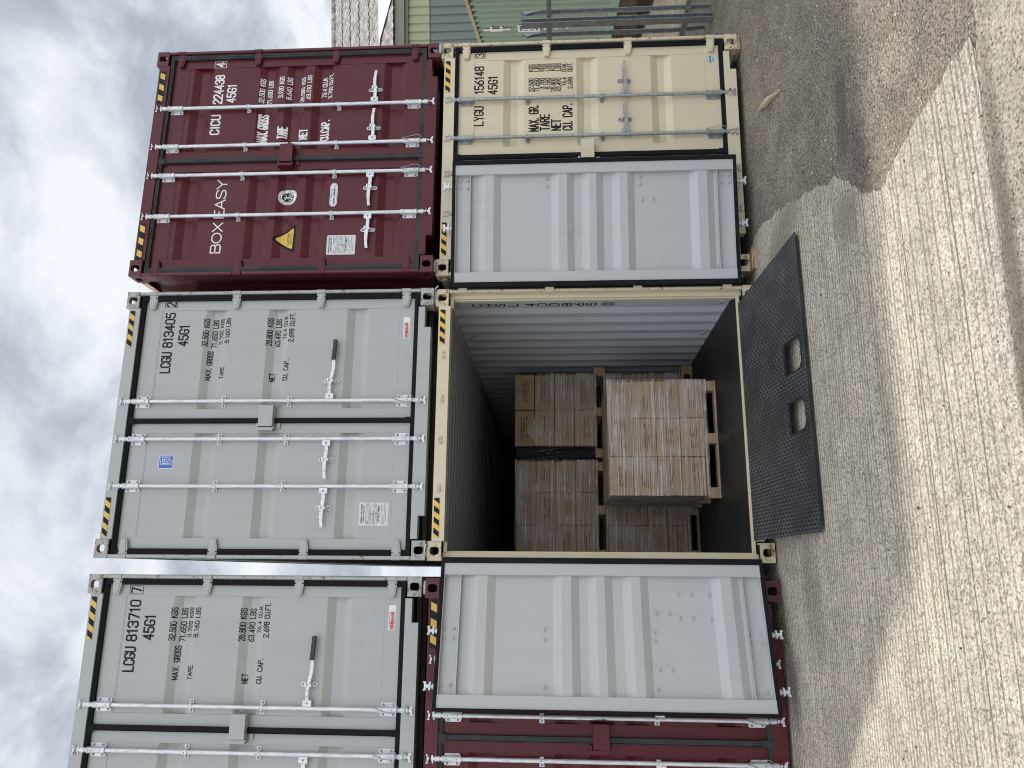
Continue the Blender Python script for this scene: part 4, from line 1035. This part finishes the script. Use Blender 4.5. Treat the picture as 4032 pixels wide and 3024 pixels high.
for i in range(ni):
    for j in range(nj):
        u, v = (i+.5)*pc, (j+.5)*pc
        if u > LX+.112*v/LY-.012: continue
        if any(min(p[0] for p in H)-.008 < u < max(p[0] for p in H)+.008 and min(p[1] for p in H)-.010 < v < max(p[1] for p in H)+.008 for H in hp): continue
        a = R(50) if (i+j) % 2 else R(-40); cu, su = math.cos(a), math.sin(a); l, w_2, h = .0180, .0044, .0032
        vs = [pw(u+x*cu-y*su, v+x*su+y*cu, top) for x, y in ((-l, 0), (0, -w_2), (l, 0), (0, w_2))]
        vs += [pw(u+x*cu-y*su, v+x*su+y*cu, top+h) for x, y in ((-l*.72, 0), (0, -w_2*.45), (l*.72, 0), (0, w_2*.45))]
        b.add(vs, [(0, 1, 5, 4), (1, 2, 6, 5), (2, 3, 7, 6), (3, 0, 4, 7), (4, 5, 6, 7)])
o = b.build('tread_bars', simple('worn_tread_metal', (.125, .125, .13), .30, .7, .55, 4), plate)
b = MB()    # lip under the outer edge
b.box(0, 1, 0, 1, 0, 1); b.v = [tuple(pw(LX*.02+(LX*1.02)*x, LY-.012+.010*y, -.014+.013*z)) for x, y, z in b.v]; b.build('edge_lip', M['tread'], plate)

# ---------------------------------------------------------------- cargo
def m_card():
    m, nt, b = mat('brown_cardboard'); tc = N(nt, 'ShaderNodeTexCoord'); oc = tc.outputs['Object']
    oi = N(nt, 'ShaderNodeObjectInfo'); f = noise(nt, oc, 5, 5, .6)
    c = ramp(nt, f, [(.3, (.285, .195, .110)), (.7, (.40, .285, .165))])
    v = math_(nt, 'ADD', math_(nt, 'MULTIPLY', oi.outputs['Random'], .28), .86)
    hs = N(nt, 'ShaderNodeHueSaturation'); nt.links.new(c, hs.inputs['Color']); nt.links.new(v, hs.inputs['Value'])
    nt.links.new(hs.outputs[0], b.inputs['Base Color']); b.inputs['Roughness'].default_value = .8
    bump(nt, noise(nt, oc, 3, 4), .5, .02, b); return m
M['card'] = m_card()
def m_film():
    m, nt, b = mat('stretch_film'); tc = N(nt, 'ShaderNodeTexCoord'); oc = tc.outputs['Object']
    def streak(scale, rot, sc_):
        mp = N(nt, 'ShaderNodeMapping'); mp.inputs['Scale'].default_value = sc_; mp.inputs['Rotation'].default_value = (0, rot, 0); nt.links.new(oc, mp.inputs[0])
        return noise(nt, mp.outputs[0], scale, 4, .6, .5)
    a = streak(1, .05, (.8, .8, 120)); c = streak(1, -.16, (1.3, 1.3, 70)); d = streak(1, .62, (1.2, 1.2, 55)); patch = noise(nt, oc, 2.6, 3); p2 = noise(nt, oc, 5.0, 2)
    sharp = lambda v, lo, hi: ramp(nt, v, [(lo, (0, 0, 0)), (hi, (1, 1, 1))])
    k = math_(nt, 'ADD', math_(nt, 'MULTIPLY', sharp(a, .54, .60), sharp(p2, .25, .45)), math_(nt, 'MULTIPLY', sharp(c, .56, .62), .8))
    k = math_(nt, 'ADD', k, math_(nt, 'MULTIPLY', math_(nt, 'MULTIPLY', sharp(d, .52, .57), sharp(patch, .5, .58)), .9))
    k = math_(nt, 'ADD', math_(nt, 'MULTIPLY', k, .74), math_(nt, 'MULTIPLY', sharp(patch, .40, .60), .24))
    nt.links.new(math_(nt, 'MINIMUM', math_(nt, 'ADD', k, .04), .78), b.inputs['Alpha'])
    b.inputs['Base Color'].default_value = (.66, .58, .52, 1); b.inputs['Roughness'].default_value = .22; b.inputs['Specular IOR Level'].default_value = .9
    bump(nt, math_(nt, 'ADD', a, c), .9, .012, b); return m
M['film'] = m_film()
M['wrap_dark'] = simple('black_wrap', (.012, .013, .016), .35, 0, .3, 6, .7)
def pallet(x0, x1, y0, y1, z0, label):
    t = empty('pallet', ((x0+x1)/2, y0, z0), 0, label, 'pallet', 'wooden pallets in the open container'); ox = (x0+x1)/2; w2 = (x1-x0)/2; d = y1-y0
    for z in (0, .108):
        b = MB(); b.box(-w2, w2, 0, .10, z+.0005, z+.0175); b.box(-w2, w2, d/2-.05, d/2+.05, z+.0005, z+.0175); b.box(-w2, w2, d-.10, d, z+.0005, z+.0175)
        if z:
            for k in range(1, 6): b.box(-w2, w2, .10+.02+(k-1)*(d-.2)/5.3, .10+.02+(k-1)*(d-.2)/5.3+.08, .1262, .132)
        b.build('boards', M['wood'], t)
    for xx in (-w2, -.055, w2-.11):
        for yy in (.004, d/2-.06, d-.124):
            b = MB(); b.box(xx+.003, xx+.107, yy, yy+.12, .0182, .1075); b.build('block', M['wood'], t, bevel=.003)
    return t
ordn = ['lowest', 'second', 'third', 'top']
def cols_word(n, i): return {3: ['left', 'middle', 'right'], 2: ['left', 'right'], 4: ['left', 'second', 'third', 'right']}[n][i]
def load(x0, x1, y0, y1, z0, z1, nc, nl, where, seed, deep=None, film=True, logo=(), prints=True, zcut=None, skip=()):
    rnd = random.Random(seed); cw, ch = (x1-x0)/nc, (z1-z0)/nl; nd = 3; dd = (y1-y0)/nd
    for l in range(nl):
        for i in range(nc):
            for k in range(nd):
                if (l, i) in skip: continue
                if not (k == 0 or (deep and (l == nl-1 or i == 0))): continue
                jx, jy = rnd.uniform(-.003, .003), rnd.uniform(-.016, .012); hgt = ch*rnd.uniform(.955, .978); s = rnd.uniform(.002, .006)
                b = MB(); w2 = cw/2-.0045; n = 5; vs = []; dpt = dd-.006
                # slightly bulging front
                for a in range(n+1):
                    for c in range(n+1):
                        u, v = a/n, c/n; vs.append((-w2+2*w2*u, -.007*math.sin(u*math.pi)*math.sin(v*math.pi)+s*(v-.5), v*hgt))
                fs = [(a*(n+1)+c, (a+1)*(n+1)+c, (a+1)*(n+1)+c+1, a*(n+1)+c+1) for a in range(n) for c in range(n)]
                b.add(vs, fs); q = len(vs)
                b.add([(-w2, dpt, 0), (w2, dpt, 0), (w2, dpt, hgt), (-w2, dpt, hgt)], [(0, 3, 2, 1)])
                g = lambda a, c: a*(n+1)+c
                for line, p, r in (([g(a, 0) for a in range(n+1)], 0, 1), ([g(a, n) for a in range(n, -1, -1)], 2, 3), ([g(n, c) for c in range(n+1)], 1, 2), ([g(0, c) for c in range(n, -1, -1)], 3, 0)):
                    b.f.append(tuple([q+p] + [q+r] + line[::-1])[::1]); b.m.append(0)
                dep = ('' if k == 0 else (', middle row back' if k == 1 else ', rear row'))
                lay = {4: ordn, 3: ['lowest', 'middle', 'top']}[nl][l]
                # flap line on the sides
                lab = f'brown carton in {lay} layer, {cols_word(nc, i)} column of the {where}{dep}'
                o = b.build('carton', M['card']); o.location = (x0+cw*(i+.5)+jx, y0+dd*k+jy+.014, z0+ch*l+.001); o.rotation_euler = (0, 0, rnd.uniform(-.012, .012))
                tag(o, lab, 'carton', f'cartons of the {where}')
                if k: continue
                pb = MB(); has = False; Pp = lambda x, z, kk, s=s, hgt=hgt, w2=w2: Vector((x, -.0095+s*(z/hgt-.5)-.0003*kk+.0075*(1-math.sin(min(1, max(0, (x+w2)/(2*w2)))*math.pi)*math.sin(min(1, max(0, z/hgt))*math.pi)), z))
                if (l, i) in logo:
                    cz, cx_ = hgt*.60, 0.04*(1 if i else -1); d_ = .078
                    ribbon(pb, [(cx_-d_*1.25/2, cz-d_/2), (cx_, cz+d_), (cx_+d_*1.25, cz), (cx_, cz-d_), (cx_-d_*1.25, cz), (cx_-d_*1.25/2, cz+d_/2)][1:5]+[(cx_, cz+d_)], .0035, Pp, 0)
                    for q_ in range(3):
                        ribbon(pb, [(cx_-.035+.03*q_, cz-.028), (cx_-.028+.03*q_, cz+.030), (cx_-.012+.03*q_, cz+.012), (cx_-.020+.03*q_, cz-.022)], .0035, Pp, q_+1)
                    has = True
                if prints:
                    for q_ in range(rnd.choice((3, 4, 5))):
                        z = hgt*(.32+.085*q_); x = -w2*rnd.uniform(.5, .6)
                        while x < w2*.55:
                            L_2 = rnd.uniform(.012, .05)
                            if rnd.random() < .75: ribbon(pb, [(x, z), (x+L_2, z)], .0085, Pp, 0)
                            x += L_2+.010
                    has = True
                if has: pb.build('print', M['brownink'], o)
    if film:
        t = empty('stretch_wrap', ((x0+x1)/2, y0, z0), 0, f'clear stretch film wrapped round the {where}', 'stretch wrap', 'stretch film round the pallet loads')
        ox = (x0+x1)/2; w2 = (x1-x0)/2; H = (zcut or z1)-z0
        for nm, A, B_ in (('front_film', (-w2-.008, -.028), (w2+.008, -.028)), ('side_film', (-w2-.010, (y1-y0)), (-w2-.010, -.020)), ('side_film', (w2+.010, -.020), (w2+.010, (y1-y0)))):
            b = MB(); n, q = 26, 22; vs = []
            for a in range(n+1):
                for c in range(q+1):
                    u, v = a/n, c/q; x = A[0]+(B_[0]-A[0])*u; y = A[1]+(B_[1]-A[1])*u; wv = .0035*math.sin(v*37+u*6+seed)+.003*math.sin(u*19+v*11)+.002*rnd.random()
                    z = -.035+(H+.045)*v
                    if zcut and v > .93 and nm == 'front_film': z += .12*max(0, math.sin(u*5.5+.4))**3
                    if nm == 'front_film': y += wv-.004
                    else: x += wv*(1 if x > 0 else -1)
                    vs.append((x, y, z))
            b.add(vs, [(a*(q+1)+c, (a+1)*(q+1)+c, (a+1)*(q+1)+c+1, a*(q+1)+c+1) for a in range(n) for c in range(q)])
            b.build(nm, M['film'], t, smooth=True)
FZ = .167
pallet(.645, 1.848, 1.150, 2.33, FZ, 'pallet on the floor under the nearest load, in front of the others')
load(.672, 1.850, 1.165, 2.33, FZ+.133, FZ+.133+.965, 3, 4, 'nearest pallet load', 1, deep=True)
pallet(1.245, 2.360, 2.43, 3.60, FZ, 'floor pallet of the right-hand stack at the back')
load(1.262, 2.262, 2.44, 3.6, FZ+.133, 1.208, 3, 4, 'lower load of the right-hand back stack', 2, logo=((3, 2), (2, 0)), prints=True)
pallet(1.245, 2.350, 2.43, 3.60, 1.212, 'upper pallet of the right-hand stack, standing on the lower load')
load(1.385, 2.262, 2.44, 3.6, 1.346, 2.300, 2, 4, 'upper load of the right-hand back stack', 3, logo=((3, 1), (2, 1), (0, 1), (3, 0)), zcut=2.02)
pallet(.075, 1.195, 2.45, 3.62, FZ, 'floor pallet of the left-hand stack at the back')
load(.090, 1.190, 2.46, 3.6, FZ+.133, 1.208, 3, 4, 'lower load of the left-hand back stack', 4)
pallet(.075, 1.195, 2.45, 3.62, 1.212, 'upper pallet of the left-hand stack, standing on the lower load')
load(.090, 1.210, 2.46, 3.6, 1.346, 2.275, 3, 4, 'upper load of the left-hand back stack', 5)
b = MB(); n = 14; vs = []
for i in range(n+1):
    for j in range(n+1): vs.append((1.215+.165*i/n, 2.50+.02*math.sin(i*.9+j*.5), 1.36+.93*j/n-.02*math.sin(i/n*3.14)))
b.add(vs, [(i*(n+1)+j, (i+1)*(n+1)+j, (i+1)*(n+1)+j+1, i*(n+1)+j+1) for i in range(n) for j in range(n)])
o = b.build('black_wrap', M['wrap_dark'], smooth=True); tag(o, 'torn black plastic hanging in the gap between the two upper loads', 'plastic sheet')

# ---------------------------------------------------------------- palisade fence to the right
M['fence'] = simple('dull_galvanised_fence', (.25, .27, .285), .5, .2, .35, 25)
fence = empty('palisade_fence', (6.2, .97, GZ), 0, 'dark galvanised palisade fence beside the right-hand container', 'fence')
def pale(y, lean=0):
    b = MB(); n = 18; H = 2.20; ww = .035; vs = []
    # W section, head split into three points
    sec = [(-.012, -ww), (.010, -ww*.62), (-.006, 0), (.010, ww*.62), (-.012, ww)]
    for i in range(n+1):
        z = H*i/n; tw = max(0, z-2.02)/.18; bot = max(0, .35-z)/.35
        for k, (dx, dy) in enumerate(sec): vs.append((dx-.03*tw*abs(dy)/ww*(1 if k != 2 else 0)-.03*bot*lean, dy*(1-.75*tw if k in (0, 4) else 1-.2*tw), z-(0.05*tw if k in (0, 4) else 0)))
    b.add(vs, [(i*5+k, i*5+k+1, (i+1)*5+k+1, (i+1)*5+k) for i in range(n) for k in range(4)])
    b.add([(x+.003, yy, z) for x, yy, z in vs], [(i*5+k, (i+1)*5+k, (i+1)*5+k+1, i*5+k+1) for i in range(n) for k in range(4)])
    o = b.build('pale', M['fence'], fence); o.location = (.115, y-.97, 0); return o
for y, l in ((1.10, 0), (1.48, -1), (1.86, 0), (2.15, 0), (2.45, 0), (2.75, 0), (.35, 0), (.05, 0), (3.9, 0), (4.2, 0), (4.5, 0)): pale(y, l)
for y in (1.055, 3.72):
    b = MB(); b.box(-.105, -.099, -.05, .05, 0, 2.19); b.box(-.055, -.049, -.05, .05, 0, 2.19); b.box(-.099, -.055, -.003, .003, 0, 2.19)
    b.prism([(0, 0), (.001, 0), (.001, .001)], 0, .001)
    o = b.build('post', M['fence'], fence); o.location = (.0, y-.97, 0)
for z in (.27, 1.87):
    b = MB(); b.box(.055, .061, -1.2, 4.0, z-.028, z+.028); b.box(.010, .055, -1.2, 4.0, z-.028, z-.022)
    b.build('rail', M['fence'], fence)

# ---------------------------------------------------------------- old green container behind the fence
M['oldgreen'] = paint('weathered_green_paint', (.235, .32, .25), .6, grime=.55, grimec=(.10, .085, .05))
M['rustrail'] = paint('rusty_rail_paint', (.42, .36, .25), .7, grime=.9, grimec=(.12, .055, .025), chip=.9)
az = R(22); dvec = Vector((math.sin(az), math.cos(az), 0))       # along its side, away from us
a41 = R(41.03); D0 = 14.0; pt0 = Vector((CAM.x+math.sin(a41)*D0, CAM.y+math.cos(a41)*D0, 0))
gc = empty('old_container', tuple(pt0-dvec*3.2+Vector((0, 0, .70))), -az, 'faded green container with large white painted characters and a rusty top rail, behind the fence', 'shipping container')
# local +y runs along the side, the side faces -x
HH = 2.591; b = MB(); y = 0; pts = []
while y < 12:
    for dy, xx in ((0, .006), (.072, .006), (.140, .040), (.210, .040)): pts.append((y+dy, xx))
    y += .278
vs = []
for yy, xx in pts: vs += [(xx, yy, .16), (xx, yy, HH-.07)]
b.add(vs, [(2*i, 2*i+2, 2*i+3, 2*i+1) for i in range(len(pts)-1)]); b.build('side_wall', M['oldgreen'], gc)
b = MB(); b.box(.0, .06, -.02, 12.1, HH-.066, HH); b.build('top_rail', M['rustrail'], gc)
b = MB(); b.box(0, .05, -.02, 12.1, .0, .155); b.box(0, 2.4, -.06, 0, 0, HH); b.box(0.05, 2.4, 0, 12.1, .06, .12); b.box(2.38, 2.43, 0, 12.1, 0, HH); b.box(.06, 2.4, 0, 12.1, HH-.05, HH-.02); b.box(0, 2.4, 12.1, 12.16, 0, HH); b.build('body', M['oldgreen'], gc)
# painted characters, one under another
def gp(u, v, k): 
    yy = u % .278; d = .006 if yy < .072 else (.006+.034*(yy-.072)/.068 if yy < .140 else (.040 if yy < .210 else .040-.034*(yy-.210)/.068))
    return Vector((d-.012-.0008*k, u, v))
b = MB(); yc = 5.0
# the side is read with +y to the viewer's left: mirror u
Q = lambda u, v, k: gp(yc-u*.85, v*.85+.55, k)
sw = .055
for pts, k in (([(-.20, 2.02), (-.20, 1.80), (.20, 1.80), (.20, 2.02), (-.20, 2.02)], 0), ([(0, 2.16), (0, 1.62)], 1)): ribbon(b, pts, sw, Q, k, 0, .02)
for pts, k in (([(0, 1.42), (-.26, 1.42), (-.26, .98), (.26, .98), (.26, 1.42), (0, 1.42)], 0), ([(-.15, 1.32), (.15, 1.32)], 1), ([(-.13, 1.20), (.13, 1.20)], 2), ([(-.16, 1.07), (.16, 1.07)], 3), ([(0, 1.32), (0, 1.07)], 4), ([(.10, 1.15), (.14, 1.11)], 5)): ribbon(b, pts, sw*.85, Q, k, 0, .02)
for x, z, l in ((-.1, .86, .12), (.12, .78, .10), (-.14, .62, .16), (.1, .50, .14), (-.05, .36, .30)): ribbon(b, [(x, z), (x+l, z-.03)], sw*.7, Q, 0, 0, .02)
b.build('painted_characters', M['white'], gc)
for yy in (.2, 8.2, 11.5):
    t = MB(); t.box(-.1, 2.4, -.11, .11, 0, .335); t.box(-.05, 2.3, -.10, .10, .3355, .699)
    o = t.build('sleeper_block', M['wood_d']); p = pt0-dvec*3.2+dvec*yy; o.location = (p.x, p.y, GZ+.0); o.scale = (1, 1, (.70-GZ)/.70*.998); o.rotation_euler = (0, 0, -az)
    tag(o, f'stacked timber sleepers under the old green container, {["near end", "behind the middle", "far end"][[.2, 8.2, 11.5].index(yy)]}', 'timber block', 'timber supports under the green container')

# ---------------------------------------------------------------- shed behind
fa = R(14.1); fd = Vector((math.sin(fa), math.cos(fa), 0)); fr = Vector((math.cos(fa), -math.sin(fa), 0)); DP = 26.0
org = Vector((CAM.x, CAM.y, 0)) + fd*DP
shed = empty('shed', tuple(org+fr*12), -fa, 'large shed with pale green ribbed cladding and a weathered corrugated cement roof', 'building')
def hz_(px): # height above the yard of a line seen at photo column px at depth DP
    return CAM.z + DP*(math.tan(pit) + (2016-px)/3030.4/math.cos(pit)**2*.98)
M['clad'] = paint('pale_green_cladding', (.36, .40, .24), .5, grime=.2)
M['clad2'] = paint('grey_green_cladding', (.165, .20, .175), .5, grime=.25)
M['fascia'] = simple('olive_gutter', (.20, .215, .15), .5, 0, .1, 2)
ze, zf, zd, zs = hz_(1556), hz_(1594), hz_(1609), hz_(1692)
b1_ = MB(); b2_ = MB()
for mb, z0, z1, off in ((b1_, zs, zd+.3, 0.0), (b2_, -.02, zs, 0.04)):
    x = -10; pts = []
    while x < 40:
        for dx, dy in ((0, 0), (.185, 0), (.21, .045), (.262, .045)): pts.append((x+dx, dy+off))
        x += .287
    vs = []
    for xx, yy in pts: vs += [(xx, yy, z0), (xx, yy, z1)]
    mb.add(vs, [(2*i, 2*i+2, 2*i+3, 2*i+1) for i in range(len(pts)-1)])
b1_.build('upper_cladding', M['clad'], shed); b2_.build('lower_cladding', M['clad2'], shed)
b = MB(); b.box(-10, 40, -.22, .05, zf, ze); b.box(-10, 40, -.10, .02, zd+.02, zf-.004); b.build('gutter', M['fascia'], shed)
b = MB(); b.box(-10, -9.9, .1, 18, -.02, ze); b.box(39.9, 40, .1, 18, -.02, ze); b.build('end_wall', M['clad2'], shed)
def m_roof():
    m, nt, b = mat('lichen_cement_roof'); tc = N(nt, 'ShaderNodeTexCoord'); oc = tc.outputs['Object']
    f = noise(nt, oc, 3.5, 7, .75); g_ = noise(nt, oc, 12, 5, .75)
    mp = N(nt, 'ShaderNodeMapping'); mp.inputs['Scale'].default_value = (5, .35, .35); nt.links.new(oc, mp.inputs[0]); st = noise(nt, mp.outputs[0], 1.5, 5, .7)
    c = ramp(nt, math_(nt, 'ADD', math_(nt, 'MULTIPLY', f, .4), math_(nt, 'ADD', math_(nt, 'MULTIPLY', g_, .35), math_(nt, 'MULTIPLY', st, .25))), [(.38, (.06, .05, .045)), (.47, (.20, .18, .16)), (.55, (.44, .41, .37)), (.64, (.66, .62, .58))])
    nt.links.new(c, b.inputs['Base Color']); b.inputs['Roughness'].default_value = .9
    bump(nt, f, .5, .05, b); return m
M['roof'] = m_roof()
# corrugated sheets laid in courses, each lapping the one below
slope = math.atan(.47); cs, sn = math.cos(slope), math.sin(slope)
b = MB(); course = 2.05; ncs = 6
for k in range(ncs):
    s0, s1 = k*course-.06, (k+1)*course+.08; x = -10; i = 0; vs = []
    while x < 40:
        h = .014*math.sin(i*math.pi/2+.4); lift = .03*k-.0
        jag = .05*random.random()
        for s, ad in ((s0-jag, .035), (s1, .0)): vs.append((x, -.25+s*cs-(h+ad+.02)*sn, ze+.02+s*sn+(h+ad+.02)*cs))
        x += .075; i += 1
    n = len(vs)//2
    b.add(vs, [(2*j, 2*j+2, 2*j+3, 2*j+1) for j in range(n-1)])
b.build('roof', M['roof'], shed)
b = MB(); L = ncs*course; rx, rz_ = -.25+L*cs, ze+.02+L*sn
b.tube([(-10, rx, rz_+.05), (40, rx, rz_+.05)], .16, 10); b.build('ridge_cap', M['roof'], shed)
b = MB(); vs = [(-10, rx, rz_), (40, rx, rz_), (40, 2*rx+.25, ze), (-10, 2*rx+.25, ze)]; b.add(vs, [(0, 1, 2, 3)]); b.build('rear_roof', M['roof'], shed)
# pale lapped repair sheet, triangular
def onroof(x, s, up=.16): return (x, -.25+s*cs-up*sn, ze+.02+s*sn+up*cs)
b = MB(); b.add([onroof(.33, 2.02, .10), onroof(3.4, 2.06, .10), onroof(3.4, -.04, .10), onroof(1.03, -.04, .10)], [(0, 3, 2, 1)])
b.build('repair_sheet', simple('pale_repair_sheet', (.60, .63, .65), .6, 0, .03, 1), shed)

# ---------------------------------------------------------------- weeds at the foot of the lower maroon container
b = MB(); rnd = random.Random(8)
for i in range(170):
    x = rnd.gauss(-.42, .16) if i % 3 else rnd.uniform(-1.2, -.2); y = rnd.uniform(-.10, -.02); h = rnd.uniform(.012, .05); a = rnd.random()*6.28; wd = .0022
    dx, dy = math.cos(a)*h*.7, math.sin(a)*h*.5
    b.add([(x-wd, y, GZ), (x+wd, y, GZ), (x+dx*.5+wd*.6, y+dy*.5, GZ+h*.7), (x+dx, y+dy, GZ+h), (x+dx*.5-wd*.6, y+dy*.5, GZ+h*.7)], [(0, 1, 2, 3, 4)])
o = b.build('grass_tufts', simple('dry_weeds', (.10, .105, .035), .8, 0, .5, 30)); o['kind'] = 'stuff'; o['label'] = 'small weeds growing along the foot of the lower maroon container'; o['category'] = 'weeds'
